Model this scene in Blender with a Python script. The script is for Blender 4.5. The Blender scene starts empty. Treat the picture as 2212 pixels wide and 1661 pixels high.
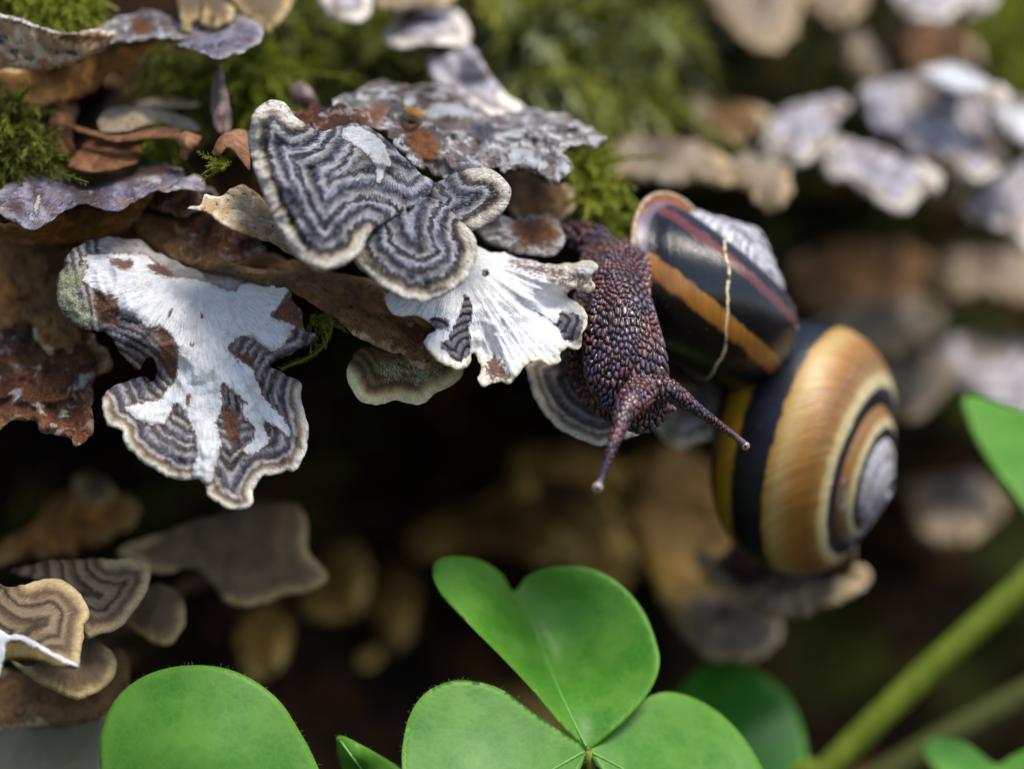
import bpy, math, random
import numpy as np
from mathutils import Vector, kdtree
from mathutils.geometry import delaunay_2d_cdt
random.seed(7); RNG = np.random.default_rng(7)
R = math.radians
MM = 0.001
scene = bpy.context.scene
COL = scene.collection

# ------------------------------------------------------------------ camera
CAMZ = 120.0                       # lens height above the ground, mm
FOC = 400.0                        # focus distance, mm
PXMM = 16.0                        # picture units (2212 wide) per mm at the focus distance
cam_d = bpy.data.cameras.new('camera')
cam_d.sensor_width = 36; cam_d.sensor_fit = 'HORIZONTAL'
cam_d.lens = 36 * FOC / (2212 / PXMM)
cam_d.clip_start = 0.01; cam_d.clip_end = 2000
cam_d.dof.use_dof = True
cam_d.dof.focus_distance = 0.3985
cam_d.dof.aperture_fstop = 6.2
cam = bpy.data.objects.new('camera', cam_d); COL.objects.link(cam)
cam.location = (0, 0, CAMZ * MM); cam.rotation_euler = (R(90), 0, 0)
scene.camera = cam

# ------------------------------------------------------------------ light
SUN_EL, SUN_AZ = 60, 138          # azimuth clockwise from +Y (north); 150 = behind the camera, to the right
world = bpy.data.worlds.new('World'); scene.world = world; world.use_nodes = True
wn = world.node_tree.nodes; wl = world.node_tree.links
bg = wn['Background']
sky = wn.new('ShaderNodeTexSky'); sky.sky_type = 'NISHITA'; sky.sun_disc = False
sky.sun_elevation = R(SUN_EL); sky.sun_rotation = R(SUN_AZ)
sky.air_density = 1.0; sky.dust_density = 1.5; sky.ozone_density = 1.0
wl.new(sky.outputs[0], bg.inputs[0]); bg.inputs[1].default_value = 0.09
sun_d = bpy.data.lights.new('sun', 'SUN'); sun_d.energy = 1.5; sun_d.angle = R(20); sun_d.color = (1, .95, .86)
sun = bpy.data.objects.new('sun', sun_d); COL.objects.link(sun)
sdir = Vector((math.sin(R(SUN_AZ)) * math.cos(R(SUN_EL)), math.cos(R(SUN_AZ)) * math.cos(R(SUN_EL)), math.sin(R(SUN_EL))))
sun.rotation_euler = sdir.to_track_quat('Z', 'Y').to_euler()
sun.location = sdir * 5
scene.view_settings.view_transform = 'Standard'; scene.view_settings.look = 'None'
scene.view_settings.exposure = 1.2; scene.view_settings.gamma = 1.0
scene.render.engine = 'CYCLES'
scene.cycles.max_bounces = 8

# ------------------------------------------------------------------ helpers
def W(u, v, d):
    """a direction in the picture and a distance from the lens plane (mm) -> a point in mm"""
    k = d / FOC / PXMM
    return np.array(((u - 1106) * k, d, CAMZ - (v - 830.5) * k))

def crop(c, r, pts):
    return [((c * 737.33 + p[0] / 3.0), (r * 553.0 + p[1] / 3.0)) + tuple(p[2:]) for p in pts]

def hash3(ix, iy, iz, seed):
    h = (ix.astype(np.int64) * 374761393 + iy.astype(np.int64) * 668265263 + iz.astype(np.int64) * 2147483647 + seed * 974634777) & 0xffffffff
    h = ((h ^ (h >> 13)) * 1274126177) & 0xffffffff
    h = h ^ (h >> 16)
    return (h & 0xffff) / 65535.0

def vnoise(p, seed=0):
    """value noise, -1..1; p (n,3)"""
    p = np.asarray(p, float); i = np.floor(p); f = p - i; i = i.astype(np.int64)
    f = f * f * (3 - 2 * f)
    out = 0
    for dx in (0, 1):
        for dy in (0, 1):
            for dz in (0, 1):
                w = (f[:, 0] if dx else 1 - f[:, 0]) * (f[:, 1] if dy else 1 - f[:, 1]) * (f[:, 2] if dz else 1 - f[:, 2])
                out = out + w * hash3(i[:, 0] + dx, i[:, 1] + dy, i[:, 2] + dz, seed)
    return out * 2 - 1

def fbm(p, seed=0, oct=3):
    p = np.asarray(p, float); s = 0; a = 1; tot = 0
    for k in range(oct):
        s = s + a * vnoise(p * 2 ** k + 17.3 * k, seed + k); tot += a; a *= .5
    return s / tot

def n3(a, b=None, c=None):
    a = np.asarray(a, float); z = np.zeros_like(a)
    return np.stack([a, z if b is None else b, z if c is None else c], 1)

def catmull(pts, step, closed=True):
    p = np.array(pts, float); n = len(p); out = []
    for i in range(n if closed else n - 1):
        if closed:
            p0, p1, p2, p3 = p[(i - 1) % n], p[i], p[(i + 1) % n], p[(i + 2) % n]
        else:
            p0, p1, p2, p3 = p[max(i - 1, 0)], p[i], p[i + 1], p[min(i + 2, n - 1)]
        L = np.linalg.norm((p2 - p1)[:2]); k = max(1, int(round(L / step)))
        for j in range(k):
            t = j / k
            out.append(.5 * ((2 * p1) + (-p0 + p2) * t + (2 * p0 - 5 * p1 + 4 * p2 - p3) * t * t + (-p0 + 3 * p1 - 3 * p2 + p3) * t ** 3))
    if not closed: out.append(p[-1])
    return np.array(out)

def seg_dist(q, poly):
    """distance of points q (n,2) to a closed polyline; also the inside test"""
    a = poly; b = np.roll(poly, -1, 0); best = np.full(len(q), 1e9); ins = np.zeros(len(q), bool)
    for s in range(0, len(q), 4000):
        Q = q[s:s + 4000, None, :]; ab = b - a
        t = np.clip(((Q - a) * ab).sum(2) / np.maximum((ab * ab).sum(1), 1e-9), 0, 1)
        dd = Q - (a + t[..., None] * ab)
        best[s:s + 4000] = np.sqrt((dd * dd).sum(2).min(1))
        y = Q[..., 1]; c = (a[:, 1] > y) != (b[:, 1] > y)
        xx = a[:, 0] + (y - a[:, 1]) * ab[:, 0] / np.where(np.abs(ab[:, 1]) < 1e-9, 1e-9, ab[:, 1])
        ins[s:s + 4000] = (c & (Q[..., 0] < xx)).sum(1) % 2 == 1
    return best, ins

def tps(ctrl):
    """thin plate spline through (u,v,d) controls"""
    c = np.array(ctrl, float)
    if len(c) == 1: return lambda q: np.full(len(q), c[0, 2])
    xy = c[:, :2] / 100.0; n = len(c)
    if n == 2:
        ax = xy[1] - xy[0]; L2 = (ax * ax).sum()
        return lambda q: c[0, 2] + (c[1, 2] - c[0, 2]) * (((q / 100.0) - xy[0]) @ ax) / L2
    def phi(r): return r * r * np.log(r + 1e-6)
    K = phi(np.linalg.norm(xy[:, None] - xy[None], axis=2)) + np.eye(n) * 1e-3
    Pm = np.c_[np.ones(n), xy]
    A = np.block([[K, Pm], [Pm.T, np.zeros((3, 3))]]); A[n:, n:] += np.eye(3) * 1e-9
    w = np.linalg.solve(A, np.r_[c[:, 2], 0, 0, 0])
    def f(q):
        x = q / 100.0
        return phi(np.linalg.norm(x[:, None] - xy[None], axis=2)) @ w[:n] + w[n] + x @ w[n + 1:]
    return f

def sm(a, b, x):
    t = np.clip((x - a) / (b - a), 0, 1); return t * t * (3 - 2 * t)

# ------------------------------------------------------------------ objects
def tag(o, label, cat, group=None, kind=None):
    o['label'] = label; o['category'] = cat
    if group: o['group'] = group
    if kind: o['kind'] = kind
    return o

def empty(name, base):
    o = bpy.data.objects.new(name, None); COL.objects.link(o); o.location = Vector(base) * MM
    o.empty_display_size = .005
    return o

def mesh_obj(name, verts, faces, mat, parent=None, base=None, attrs=None, smooth=True):
    """verts in mm in the world; the object's origin is base (mm) or its parent's base"""
    v = np.asarray(verts, float)
    if parent is not None: b = np.array(parent.location) / MM
    else: b = np.zeros(3) if base is None else np.asarray(base, float)
    me = bpy.data.meshes.new(name)
    me.from_pydata(((v - b) * MM).tolist(), [], [list(map(int, f)) for f in faces] if not isinstance(faces, np.ndarray) else faces.tolist())
    if attrs:
        for k, a in attrs.items():
            at = me.attributes.new(k, 'FLOAT', 'POINT'); at.data.foreach_set('value', np.asarray(a, np.float32))
    if smooth: me.polygons.foreach_set('use_smooth', np.ones(len(me.polygons), bool))
    me.materials.append(mat); me.update()
    o = bpy.data.objects.new(name, me); COL.objects.link(o)
    if parent is not None: o.parent = parent
    else: o.location = Vector(b) * MM
    return o

# ------------------------------------------------------------------ materials
def lin(h):
    h = h.lstrip('#'); o = []
    for i in (0, 2, 4):
        c = int(h[i:i + 2], 16) / 255; o.append(c / 12.92 if c <= .04045 else ((c + .055) / 1.055) ** 2.4)
    return (*o, 1)

class NT:
    def __init__(s, name):
        s.m = bpy.data.materials.new(name); s.m.use_nodes = True; s.t = s.m.node_tree
        s.b = s.t.nodes['Principled BSDF']; s.out = s.t.nodes['Material Output']
    def n(s, typ, ins=None, **kw):
        x = s.t.nodes.new(typ)
        for k, v in kw.items(): setattr(x, k, v)
        for k, v in (ins or {}).items(): s.set(x.inputs[k], v)
        return x
    def set(s, sock, v):
        if hasattr(v, 'outputs'): s.t.links.new(v.outputs[0], sock)
        elif hasattr(v, 'is_output'): s.t.links.new(v, sock)
        else: sock.default_value = v
    def attr(s, name): return s.n('ShaderNodeAttribute', attribute_name=name).outputs['Fac']
    def math(s, op, a, b=0, c=0, clamp=False):
        return s.n('ShaderNodeMath', {0: a, 1: b, 2: c}, operation=op, use_clamp=clamp).outputs[0]
    def pos(s):       # object coordinates in mm
        tc = s.n('ShaderNodeTexCoord').outputs['Object']
        return s.n('ShaderNodeVectorMath', {0: tc, 'Scale': 1000.0}, operation='SCALE').outputs[0]
    def noise(s, vec, scale, detail=3, rough=.55, dist=0):
        x = s.n('ShaderNodeTexNoise', {'Vector': vec, 'Scale': scale, 'Detail': detail, 'Roughness': rough, 'Distortion': dist}); return x.outputs['Fac']
    def mix(s, f, a, b, mode='MIX'):
        x = s.n('ShaderNodeMix', data_type='RGBA', blend_type=mode)
        s.set(x.inputs[0], f); s.set(x.inputs[6], a); s.set(x.inputs[7], b); return x.outputs[2]
    def ramp(s, f, stops, interp='LINEAR'):
        x = s.n('ShaderNodeValToRGB', {0: f}); e = x.color_ramp.elements; x.color_ramp.interpolation = interp
        while len(e) > 1: e.remove(e[-1])
        e[0].position = stops[0][0]; e[0].color = stops[0][1]
        for p, c in stops[1:32]:
            q = e.new(p); q.color = c
        return x.outputs[0]
    def step(s, v, lo, hi):
        x = s.n('ShaderNodeMapRange', {0: v, 1: lo, 2: hi, 3: 0.0, 4: 1.0}, interpolation_type='SMOOTHSTEP'); return x.outputs[0]
    def comb(s, a, b, c=0.0): return s.n('ShaderNodeCombineXYZ', {0: a, 1: b, 2: c}).outputs[0]
    def bump(s, h, dist, strength=1.0, prev=None):
        x = s.n('ShaderNodeBump', {'Height': h, 'Distance': dist, 'Strength': strength})
        if prev is not None: s.set(x.inputs['Normal'], prev)
        return x.outputs[0]

def fungus_mat(name, zones, L=14.0, warp=.9, white='#e9ebee', brown='#6b3d1c', green='#6c7a3a',
               rough=.62, spec=.4, pores=False, fibre=.35, speck=0.0, bumpd=.00012, mottle=.35, hair_glints=0.0, fade=0.0, fadecol='#6a6a74', patches=()):
    """zones: (mm from the rim, colour). masks mw/mb/md/mg are wear, stain, bare and algae patches of the thing itself"""
    t = NT(name); P = t.pos()
    edge, ang, rad = t.attr('zone'), t.attr('ang'), t.attr('rad')
    w = t.noise(P, .45, 3)
    fib = t.noise(t.comb(t.math('MULTIPLY', ang, 26.0), t.math('MULTIPLY', rad, .35)), 1.6, 4, .65)
    fib2 = t.noise(t.comb(t.math('MULTIPLY', ang, 30.0), t.math('MULTIPLY', rad, 1.2), 7.0), 1.3, 3, .6)
    fine = t.noise(P, 4.5, 4, .65); mid = t.noise(P, 1.5, 4, .6)
    c0 = lambda x: t.math('SUBTRACT', x, .5)
    mul = lambda x, y: t.math('MULTIPLY', x, y)
    add = lambda x, y: t.math('ADD', x, y)
    e2 = add(edge, mul(c0(w), warp * 2)); e2 = add(e2, mul(c0(fib), warp * 1.5)); e2 = add(e2, mul(c0(mid), warp * 1.1))
    col = t.ramp(t.math('DIVIDE', e2, L, clamp=True), [(z[0] / L, lin(z[1])) for z in zones])
    if fade:
        lowf = t.noise(P, .28, 4, .6)
        col = t.mix(mul(mul(t.step(lowf, .42, .62), fade), t.step(edge, 1.2, 3.0)), col, t.mix(mid, lin(fadecol), t.mix(1.0, lin(fadecol), (.3, .28, .28, 1), 'MULTIPLY')))
    blotch = t.noise(P, .8, 4, .6)
    col = t.mix(mul(t.step(blotch, .42, .75), mottle), col, t.mix(1.0, col, (.42, .32, .24, 1), 'MULTIPLY'))
    for k, (pc, ps, lo, hi, am) in enumerate(patches):
        pn = t.noise(t.n('ShaderNodeVectorMath', {0: P, 1: (k * 13.7, k * 7.1, k * 3.3)}, operation='ADD').outputs[0], ps, 5, .62, .8)
        col = t.mix(mul(t.step(add(pn, mul(c0(fib), .12)), lo, hi), am), col, lin(pc))
    if hair_glints:
        col = t.mix(mul(t.step(add(mul(fib2, .6), mul(fine, .4)), .52, .68), hair_glints), col, lin('#b4bacd'))  # bluish highlights on the cap hairs, painted into the colour
        col = t.mix(mul(t.step(add(mul(fib2, .6), mul(mid, .4)), .46, .36), hair_glints), col, lin('#121014'))
    fv = add(mul(c0(fib), fibre * 3.6), 1.0)
    fv2 = mul(fv, add(.5, fine))
    col = t.mix(1.0, col, t.comb(fv2, fv2, fv2), 'MULTIPLY')
    jit = add(add(mul(c0(fib), 1.0), mul(c0(fine), .7)), mul(c0(mid), 1.3))
    whitev = t.mix(t.step(fib, .35, .75), lin(white), t.mix(.6, lin(white), (.5, .45, .4, 1), 'MULTIPLY'))
    whitev = t.mix(mul(t.step(t.noise(P, 2.3, 4, .7), .58, .74), .55), whitev, lin('#9a7c58'))
    whitev = t.mix(mul(t.step(t.noise(P, .4, 4, .7), .5, .7), .35), whitev, lin('#b8ab98'))
    whitev = t.mix(mul(t.step(fib2, .37, .27), .65), whitev, lin('#6b5646'))
    b1 = t.mix(t.step(add(mul(mid, .5), mul(fib, .5)), .38, .62), t.mix(1.0, lin(brown), (.3, .25, .22, 1), 'MULTIPLY'), lin(brown))
    b1 = t.mix(mul(t.step(fine, .52, .7), .5), b1, lin('#b8936a'))
    st = t.n('ShaderNodeMath', {0: mul(e2, .95)}, operation='FRACT').outputs[0]
    d1 = t.mix(t.step(add(st, mul(c0(fine), .6)), .3, .6), lin('#1c1a1f'), lin('#77747c'))
    d1 = t.mix(mul(t.step(mid, .5, .62), .6), d1, lin('#4a342a'))
    g1 = t.mix(t.step(fine, .4, .62), lin(green), lin('#b9b8a0'))
    for a_, c, lo, hi, am in (('mg', g1, .3, .8, .85), ('md', d1, .36, .62, 1.0), ('mw', whitev, .42, .58, 1.0), ('mb', b1, .32, .70, .95)):
        at = t.attr(a_)
        m = t.step(add(at, mul(jit, mul(4.0, mul(at, t.math('SUBTRACT', 1.0, at))))), lo, hi)
        if a_ == 'mw':      # torn, browned margin of the skin
            fr = t.step(add(at, mul(jit, mul(3.0, mul(at, t.math('SUBTRACT', 1.0, at))))), .12, .36)
            col = t.mix(mul(fr, .75), col, t.mix(fine, lin('#3a2416'), lin('#9a7048')))
        col = t.mix(mul(m, am), col, c)
    if speck:
        sp = t.step(t.noise(P, 1.3, 2, .5), .70 - speck * .1, .74 - speck * .1)
        col = t.mix(mul(sp, .85), col, lin('#1c140e'))
    h = add(add(mul(fib, .8), mul(fine, .6)), mul(mid, .8))
    nrm = t.bump(h, bumpd * 1.6, 1.0)
    if pores:
        vo = t.n('ShaderNodeTexVoronoi', {'Vector': P, 'Scale': 3.6}, feature='F1').outputs['Distance']
        pt = mul(t.step(vo, .26, .12), t.step(t.noise(P, .5, 2), .5, .62))
        col = t.mix(mul(pt, .55), col, lin('#5b4a3a'))
        nrm = t.bump(t.math('SUBTRACT', 1.0, pt), .0001, .6, nrm)
    t.set(t.b.inputs['Base Color'], col)
    t.set(t.b.inputs['Roughness'], add(rough - .15, mul(mid, .3)))
    t.b.inputs['Specular IOR Level'].default_value = spec
    t.set(t.b.inputs['Normal'], nrm)
    return t.m

def alt(start, step_, cols, n, jitter=.25, seed=1):
    r = random.Random(seed); out = []; x = start
    for i in range(n):
        out.append((x, cols[i % len(cols)])); x += step_ * (1 + r.uniform(-jitter, jitter))
    return out

M = {}
M['slate'] = fungus_mat('slate_zoned_cap', [(0, '#d8cdb4'), (.6, '#f0eadc'), (1.2, '#e0d6c4'), (1.6, '#a8916c'), (1.9, '#3a2c20')] +
                        alt(2.5, .42, ['#0f0d0c', '#c4c2c8', '#8d8680', '#141110', '#0f0d10', '#9ea2ba', '#d4cec6', '#241f1c'], 26, .5, 3), L=15, warp=.85, fibre=.6, mottle=.35, spec=.5, rough=.5, hair_glints=.7, fade=.3, fadecol='#8d93aa', bumpd=.0004, patches=(('#8a7a66', .5, .58, .68, .6),))
M['slate2'] = fungus_mat('grey_brown_zoned_cap', [(0, '#e6e2d8'), (.6, '#d8cfbc'), (1.0, '#a08a68')] +
                         alt(1.4, .40, ['#5b4c40', '#b8b0a8', '#2a2322', '#4f4a56', '#aea8a4', '#1f1a1c'], 26, .45, 5), L=13, warp=.5, fibre=.5, spec=.5, rough=.5, hair_glints=.35, fade=.4, bumpd=.0002)
M['white'] = fungus_mat('white_pore_skin', [(0, '#cfc3a2'), (.35, '#d9cfb8'), (.8, '#eceae4'), (4, '#eef0f3'), (12, '#e4e2de')], L=14, warp=.3, fibre=.30, pores=True, mottle=.05, bumpd=.0002, rough=.7)
M['cream'] = fungus_mat('cream_pore_skin', [(0, '#f0e6d6'), (.4, '#caa878'), (1.4, '#b59a70'), (6, '#a78c64'), (13, '#7d6544')], L=14, warp=.8, fibre=.3, pores=True, mottle=.4, speck=.6, patches=(('#e2d2b4', .25, .48, .64, .8), ('#9a5c20', .5, .55, .66, .8)))
M['tan_pore'] = fungus_mat('ochre_pore_skin', [(0, '#d8b988'), (.6, '#a87c44'), (2, '#8a6030'), (6, '#74501f'), (12, '#553a1a')], L=14, warp=1.2, fibre=.3, pores=True, mottle=.5, patches=(('#c08436', .3, .5, .66, .8), ('#3a2410', .5, .56, .68, .6)))
M['olive'] = fungus_mat('olive_pore_skin', [(0, '#a58a52'), (1, '#7c6a38'), (4, '#6b5a30'), (12, '#4a3d22')], L=14, warp=1.0, fibre=.2, mottle=.5)
M['tan'] = fungus_mat('tan_zoned_cap', [(0, '#cdb98c'), (.5, '#c6ae80'), (1.1, '#a58a60'), (1.6, '#6a543c')] +
                      alt(2.0, .62, ['#5c4936', '#8f7757', '#2a1d16', '#7f6a50', '#8c775a', '#3a291e'], 18, .3, 9), L=13, warp=.55, fibre=.35, mottle=.25)
M['tan_soft'] = fungus_mat('soft_brown_cap', [(0, '#c4ad78'), (.7, '#bda471'), (1.3, '#8a7350'), (2.2, '#6d5a41'), (4, '#75624a'), (6, '#5d4b38'), (9, '#6b5843'), (13, '#4a3a2a')], L=14, warp=.8, fibre=.25)
M['umber'] = fungus_mat('mottled_brown_cap', [(0, '#e4d2b0'), (.7, '#d4ba92'), (1.1, '#7d5a34'), (2.5, '#a47c4c'), (4, '#785634'), (7, '#966c40'), (12, '#6c4e2c')], L=14, warp=1.6, fibre=.45, mottle=.7, speck=.5, patches=(('#9a7d58', .45, .52, .66, .7), ('#2a1a10', .6, .57, .68, .7)), bumpd=.0003)
M['lobed_brown'] = fungus_mat('olive_brown_zoned_cap', [(0, '#d9cfa0'), (.9, '#d2c795'), (1.5, '#a8935f')] +
                              alt(1.9, .5, ['#7a6338', '#3a2a18', '#6e5a30', '#241a10', '#5d5028'], 16, .3, 12), L=12, warp=.5, fibre=.3, green='#4d5420')
M['rust'] = fungus_mat('rusty_weathered_cap', [(0, '#b9a894'), (.5, '#8a5a3a'), (1.5, '#6e4020'), (3, '#4a2815'), (5, '#7d4c25'), (7, '#3a2014'), (10, '#6b4a30'), (13, '#2e2016')], L=14, warp=2.0, fibre=.5, mottle=.6, rough=.28, spec=.6, patches=(('#b9b2ac', .33, .57, .63, .85), ('#2a1712', .5, .55, .64, .8), ('#a8653a', .7, .58, .66, .7)), bumpd=.0004)
M['grey'] = fungus_mat('shaggy_grey_cap', [(0, '#e0dace'), (.5, '#b9ae9c'), (1.2, '#a89e94'), (2, '#6f6a68'), (3, '#cfc9c6'), (4.2, '#857b76'), (5.5, '#c0b8b2'), (7, '#6a6260'), (9, '#a3958a'), (13, '#6c5c52')], L=14, warp=2.4, fibre=.7, mottle=.5, brown='#a8662e', hair_glints=.5, patches=(('#efeeee', .32, .52, .58, .95), ('#33262a', .6, .56, .63, .9), ('#8a5a40', .3, .57, .65, .75)), bumpd=.0007)
M['lilac'] = fungus_mat('wet_lilac_cap', [(0, '#e6dede'), (.5, '#bdb5be'), (1.2, '#938da0'), (2, '#7d7280'), (3, '#c0bdd0'), (4.2, '#6a5a5c'), (6, '#a09ab4'), (9, '#6a5654')], L=14, warp=1.4, fibre=.7, mottle=.5, rough=.2, spec=.8, brown='#5a2420', hair_glints=.4, patches=(('#b08468', .4, .56, .65, .8), ('#d5d4e0', .7, .58, .64, .8), ('#37262a', .5, .56, .64, .8)), bumpd=.0005)  # palest patches put bluish-white highlights into the colour
M['pale'] = fungus_mat('pale_far_cap', [(0, '#efe4d2'), (1.2, '#e6dccf'), (1.9, '#7d6e66'), (2.6, '#cdc8cc'), (3.6, '#aaa4ae'), (4.6, '#75696a'), (5.6, '#d6d1d6'), (7, '#857c7c'), (8.2, '#c8c2c6'), (10, '#8a8078'), (13, '#75695c')], L=14, warp=.9, fibre=.3, mottle=.3, patches=(('#8a6c48', .16, .54, .64, .75),))
M['pale_brown'] = fungus_mat('pale_brown_far_cap', [(0, '#bfa880'), (.8, '#b59c76'), (2, '#8a765c'), (4, '#9a8a74'), (6, '#6f5f4c'), (12, '#54463a')], L=14, warp=.9, fibre=.2, mottle=.3)
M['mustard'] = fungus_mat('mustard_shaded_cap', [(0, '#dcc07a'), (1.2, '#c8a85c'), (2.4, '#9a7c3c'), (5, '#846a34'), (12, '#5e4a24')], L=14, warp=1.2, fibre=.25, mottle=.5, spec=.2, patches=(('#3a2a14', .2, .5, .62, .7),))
M['back'] = M['olive']

def bark_mat():
    t = NT('rotten_log'); P = t.pos()
    a = t.noise(P, .05, 5, .62, .6); b = t.noise(P, .35, 4, .6); m = t.noise(P, .035, 4, .55)
    col = t.ramp(a, [(.3, lin('#070504')), (.45, lin('#150d07')), (.58, lin('#33200e')), (.72, lin('#5a3a18'))])
    col = t.mix(t.step(t.math('ADD', m, t.math('MULTIPLY', t.math('SUBTRACT', b, .5), .3)), .5, .62), col, t.mix(b, lin('#1c2208'), lin('#3a3f10')))
    t.set(t.b.inputs['Base Color'], col); t.b.inputs['Roughness'].default_value = .9; t.b.inputs['Specular IOR Level'].default_value = .12
    t.set(t.b.inputs['Normal'], t.bump(t.math('ADD', a, t.math('MULTIPLY', b, .4)), .004, .8)); return t.m
M['bark'] = bark_mat()

def soil_mat():
    t = NT('forest_floor'); P = t.pos()
    a = t.noise(P, .06, 6, .65); b = t.noise(P, .5, 4)
    t.set(t.b.inputs['Base Color'], t.ramp(a, [(.3, lin('#120d08')), (.5, lin('#2b1d10')), (.7, lin('#4a321c'))]))
    t.b.inputs['Roughness'].default_value = .9
    t.set(t.b.inputs['Normal'], t.bump(t.math('ADD', a, t.math('MULTIPLY', b, .3)), .006, .9)); return t.m
M['soil'] = soil_mat()

def simple_mat(name, c1, c2, scale=1.2, rough=.7, spec=.35, stretch=None, bumpd=.0002, trans=0.0):
    t = NT(name); P = t.pos()
    if stretch: P = t.n('ShaderNodeVectorMath', {0: P, 1: stretch}, operation='MULTIPLY').outputs[0]
    a = t.noise(P, scale, 5, .62); b = t.noise(P, scale * 5, 3)
    f = t.step(t.math('ADD', t.math('MULTIPLY', a, .75), t.math('MULTIPLY', b, .25)), .32, .68)
    col = t.mix(f, lin(c1), lin(c2)); t.set(t.b.inputs['Base Color'], col)
    t.b.inputs['Roughness'].default_value = rough; t.b.inputs['Specular IOR Level'].default_value = spec
    t.set(t.b.inputs['Normal'], t.bump(t.math('ADD', a, b), bumpd, .8))
    if trans:
        tr = t.n('ShaderNodeBsdfTranslucent', {'Color': col}); mx = t.n('ShaderNodeMixShader', {0: trans})
        t.t.links.new(t.b.outputs[0], mx.inputs[1]); t.t.links.new(tr.outputs[0], mx.inputs[2]); t.t.links.new(mx.outputs[0], t.out.inputs[0])
    return t.m

def moss_mat(name, c1, c2):
    t = NT(name); P = t.pos(); v = t.attr('tone')
    col = t.mix(v, lin(c1), lin(c2)); t.set(t.b.inputs['Base Color'], col); t.b.inputs['Roughness'].default_value = .55
    tr = t.n('ShaderNodeBsdfTranslucent', {'Color': col}); mx = t.n('ShaderNodeMixShader', {0: .4})
    t.t.links.new(t.b.outputs[0], mx.inputs[1]); t.t.links.new(tr.outputs[0], mx.inputs[2]); t.t.links.new(mx.outputs[0], t.out.inputs[0])
    return t.m
M['moss'] = moss_mat('yellow_green_moss', '#424a0a', '#b0b244')
M['moss_dark'] = moss_mat('dark_moss', '#1e2404', '#7e8230')
M['moss_pale'] = moss_mat('pale_moss', '#848c34', '#dde2b4')
M['moss_bright'] = moss_mat('bright_moss', '#66760e', '#c2c448')

def leaf_mat(name, c1, c2, vein):
    t = NT(name); P = t.pos()
    a = t.noise(P, .16, 4, .6); b = t.noise(P, 1.2, 3)
    vo = t.n('ShaderNodeTexVoronoi', {'Vector': P, 'Scale': .75, 'Randomness': 1.0}, feature='DISTANCE_TO_EDGE').outputs['Distance']
    col = t.mix(t.step(a, .3, .7), lin(c1), lin(c2))
    col = t.mix(t.math('MULTIPLY', t.step(vo, .16, .01), .15), col, lin(vein))
    col = t.mix(t.math('MULTIPLY', t.step(b, .55, .8), .35), col, lin(vein))
    col = t.mix(t.math('MULTIPLY', t.step(t.noise(P, .5, 2), .72, .78), .6), col, lin('#a5b52c'))
    edge = t.attr('edge')
    col = t.mix(t.math('MULTIPLY', t.step(edge, 1.6, 0), .35), col, lin('#86bf3c'))
    t.set(t.b.inputs['Base Color'], col); t.b.inputs['Roughness'].default_value = .42; t.b.inputs['Specular IOR Level'].default_value = .4
    t.set(t.b.inputs['Normal'], t.bump(t.math('ADD', t.math('MULTIPLY', vo, .6), t.math('MULTIPLY', b, .4)), .0001, .4))
    tr = t.n('ShaderNodeBsdfTranslucent', {'Color': t.mix(.5, col, lin('#7cc42a'))}); mx = t.n('ShaderNodeMixShader', {0: .45})
    t.t.links.new(t.b.outputs[0], mx.inputs[1]); t.t.links.new(tr.outputs[0], mx.inputs[2]); t.t.links.new(mx.outputs[0], t.out.inputs[0])
    return t.m
M['leaf'] = leaf_mat('sorrel_leaf', '#4f9628', '#74ae40', '#8cbe5c')
M['leaf_dark'] = leaf_mat('sorrel_leaf_shade', '#2c7a1c', '#3f8a22', '#5b9a38')  # shaded copy of the sorrel leaf, shade put into darker greens
M['stem'] = simple_mat('sorrel_stem', '#66781a', '#88982e', .6, .5, .3, (1, 1, .3), trans=.2)
M['hair'] = simple_mat('leaf_hair', '#9aa0b8', '#c8ccdc', 1, .4)

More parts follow.
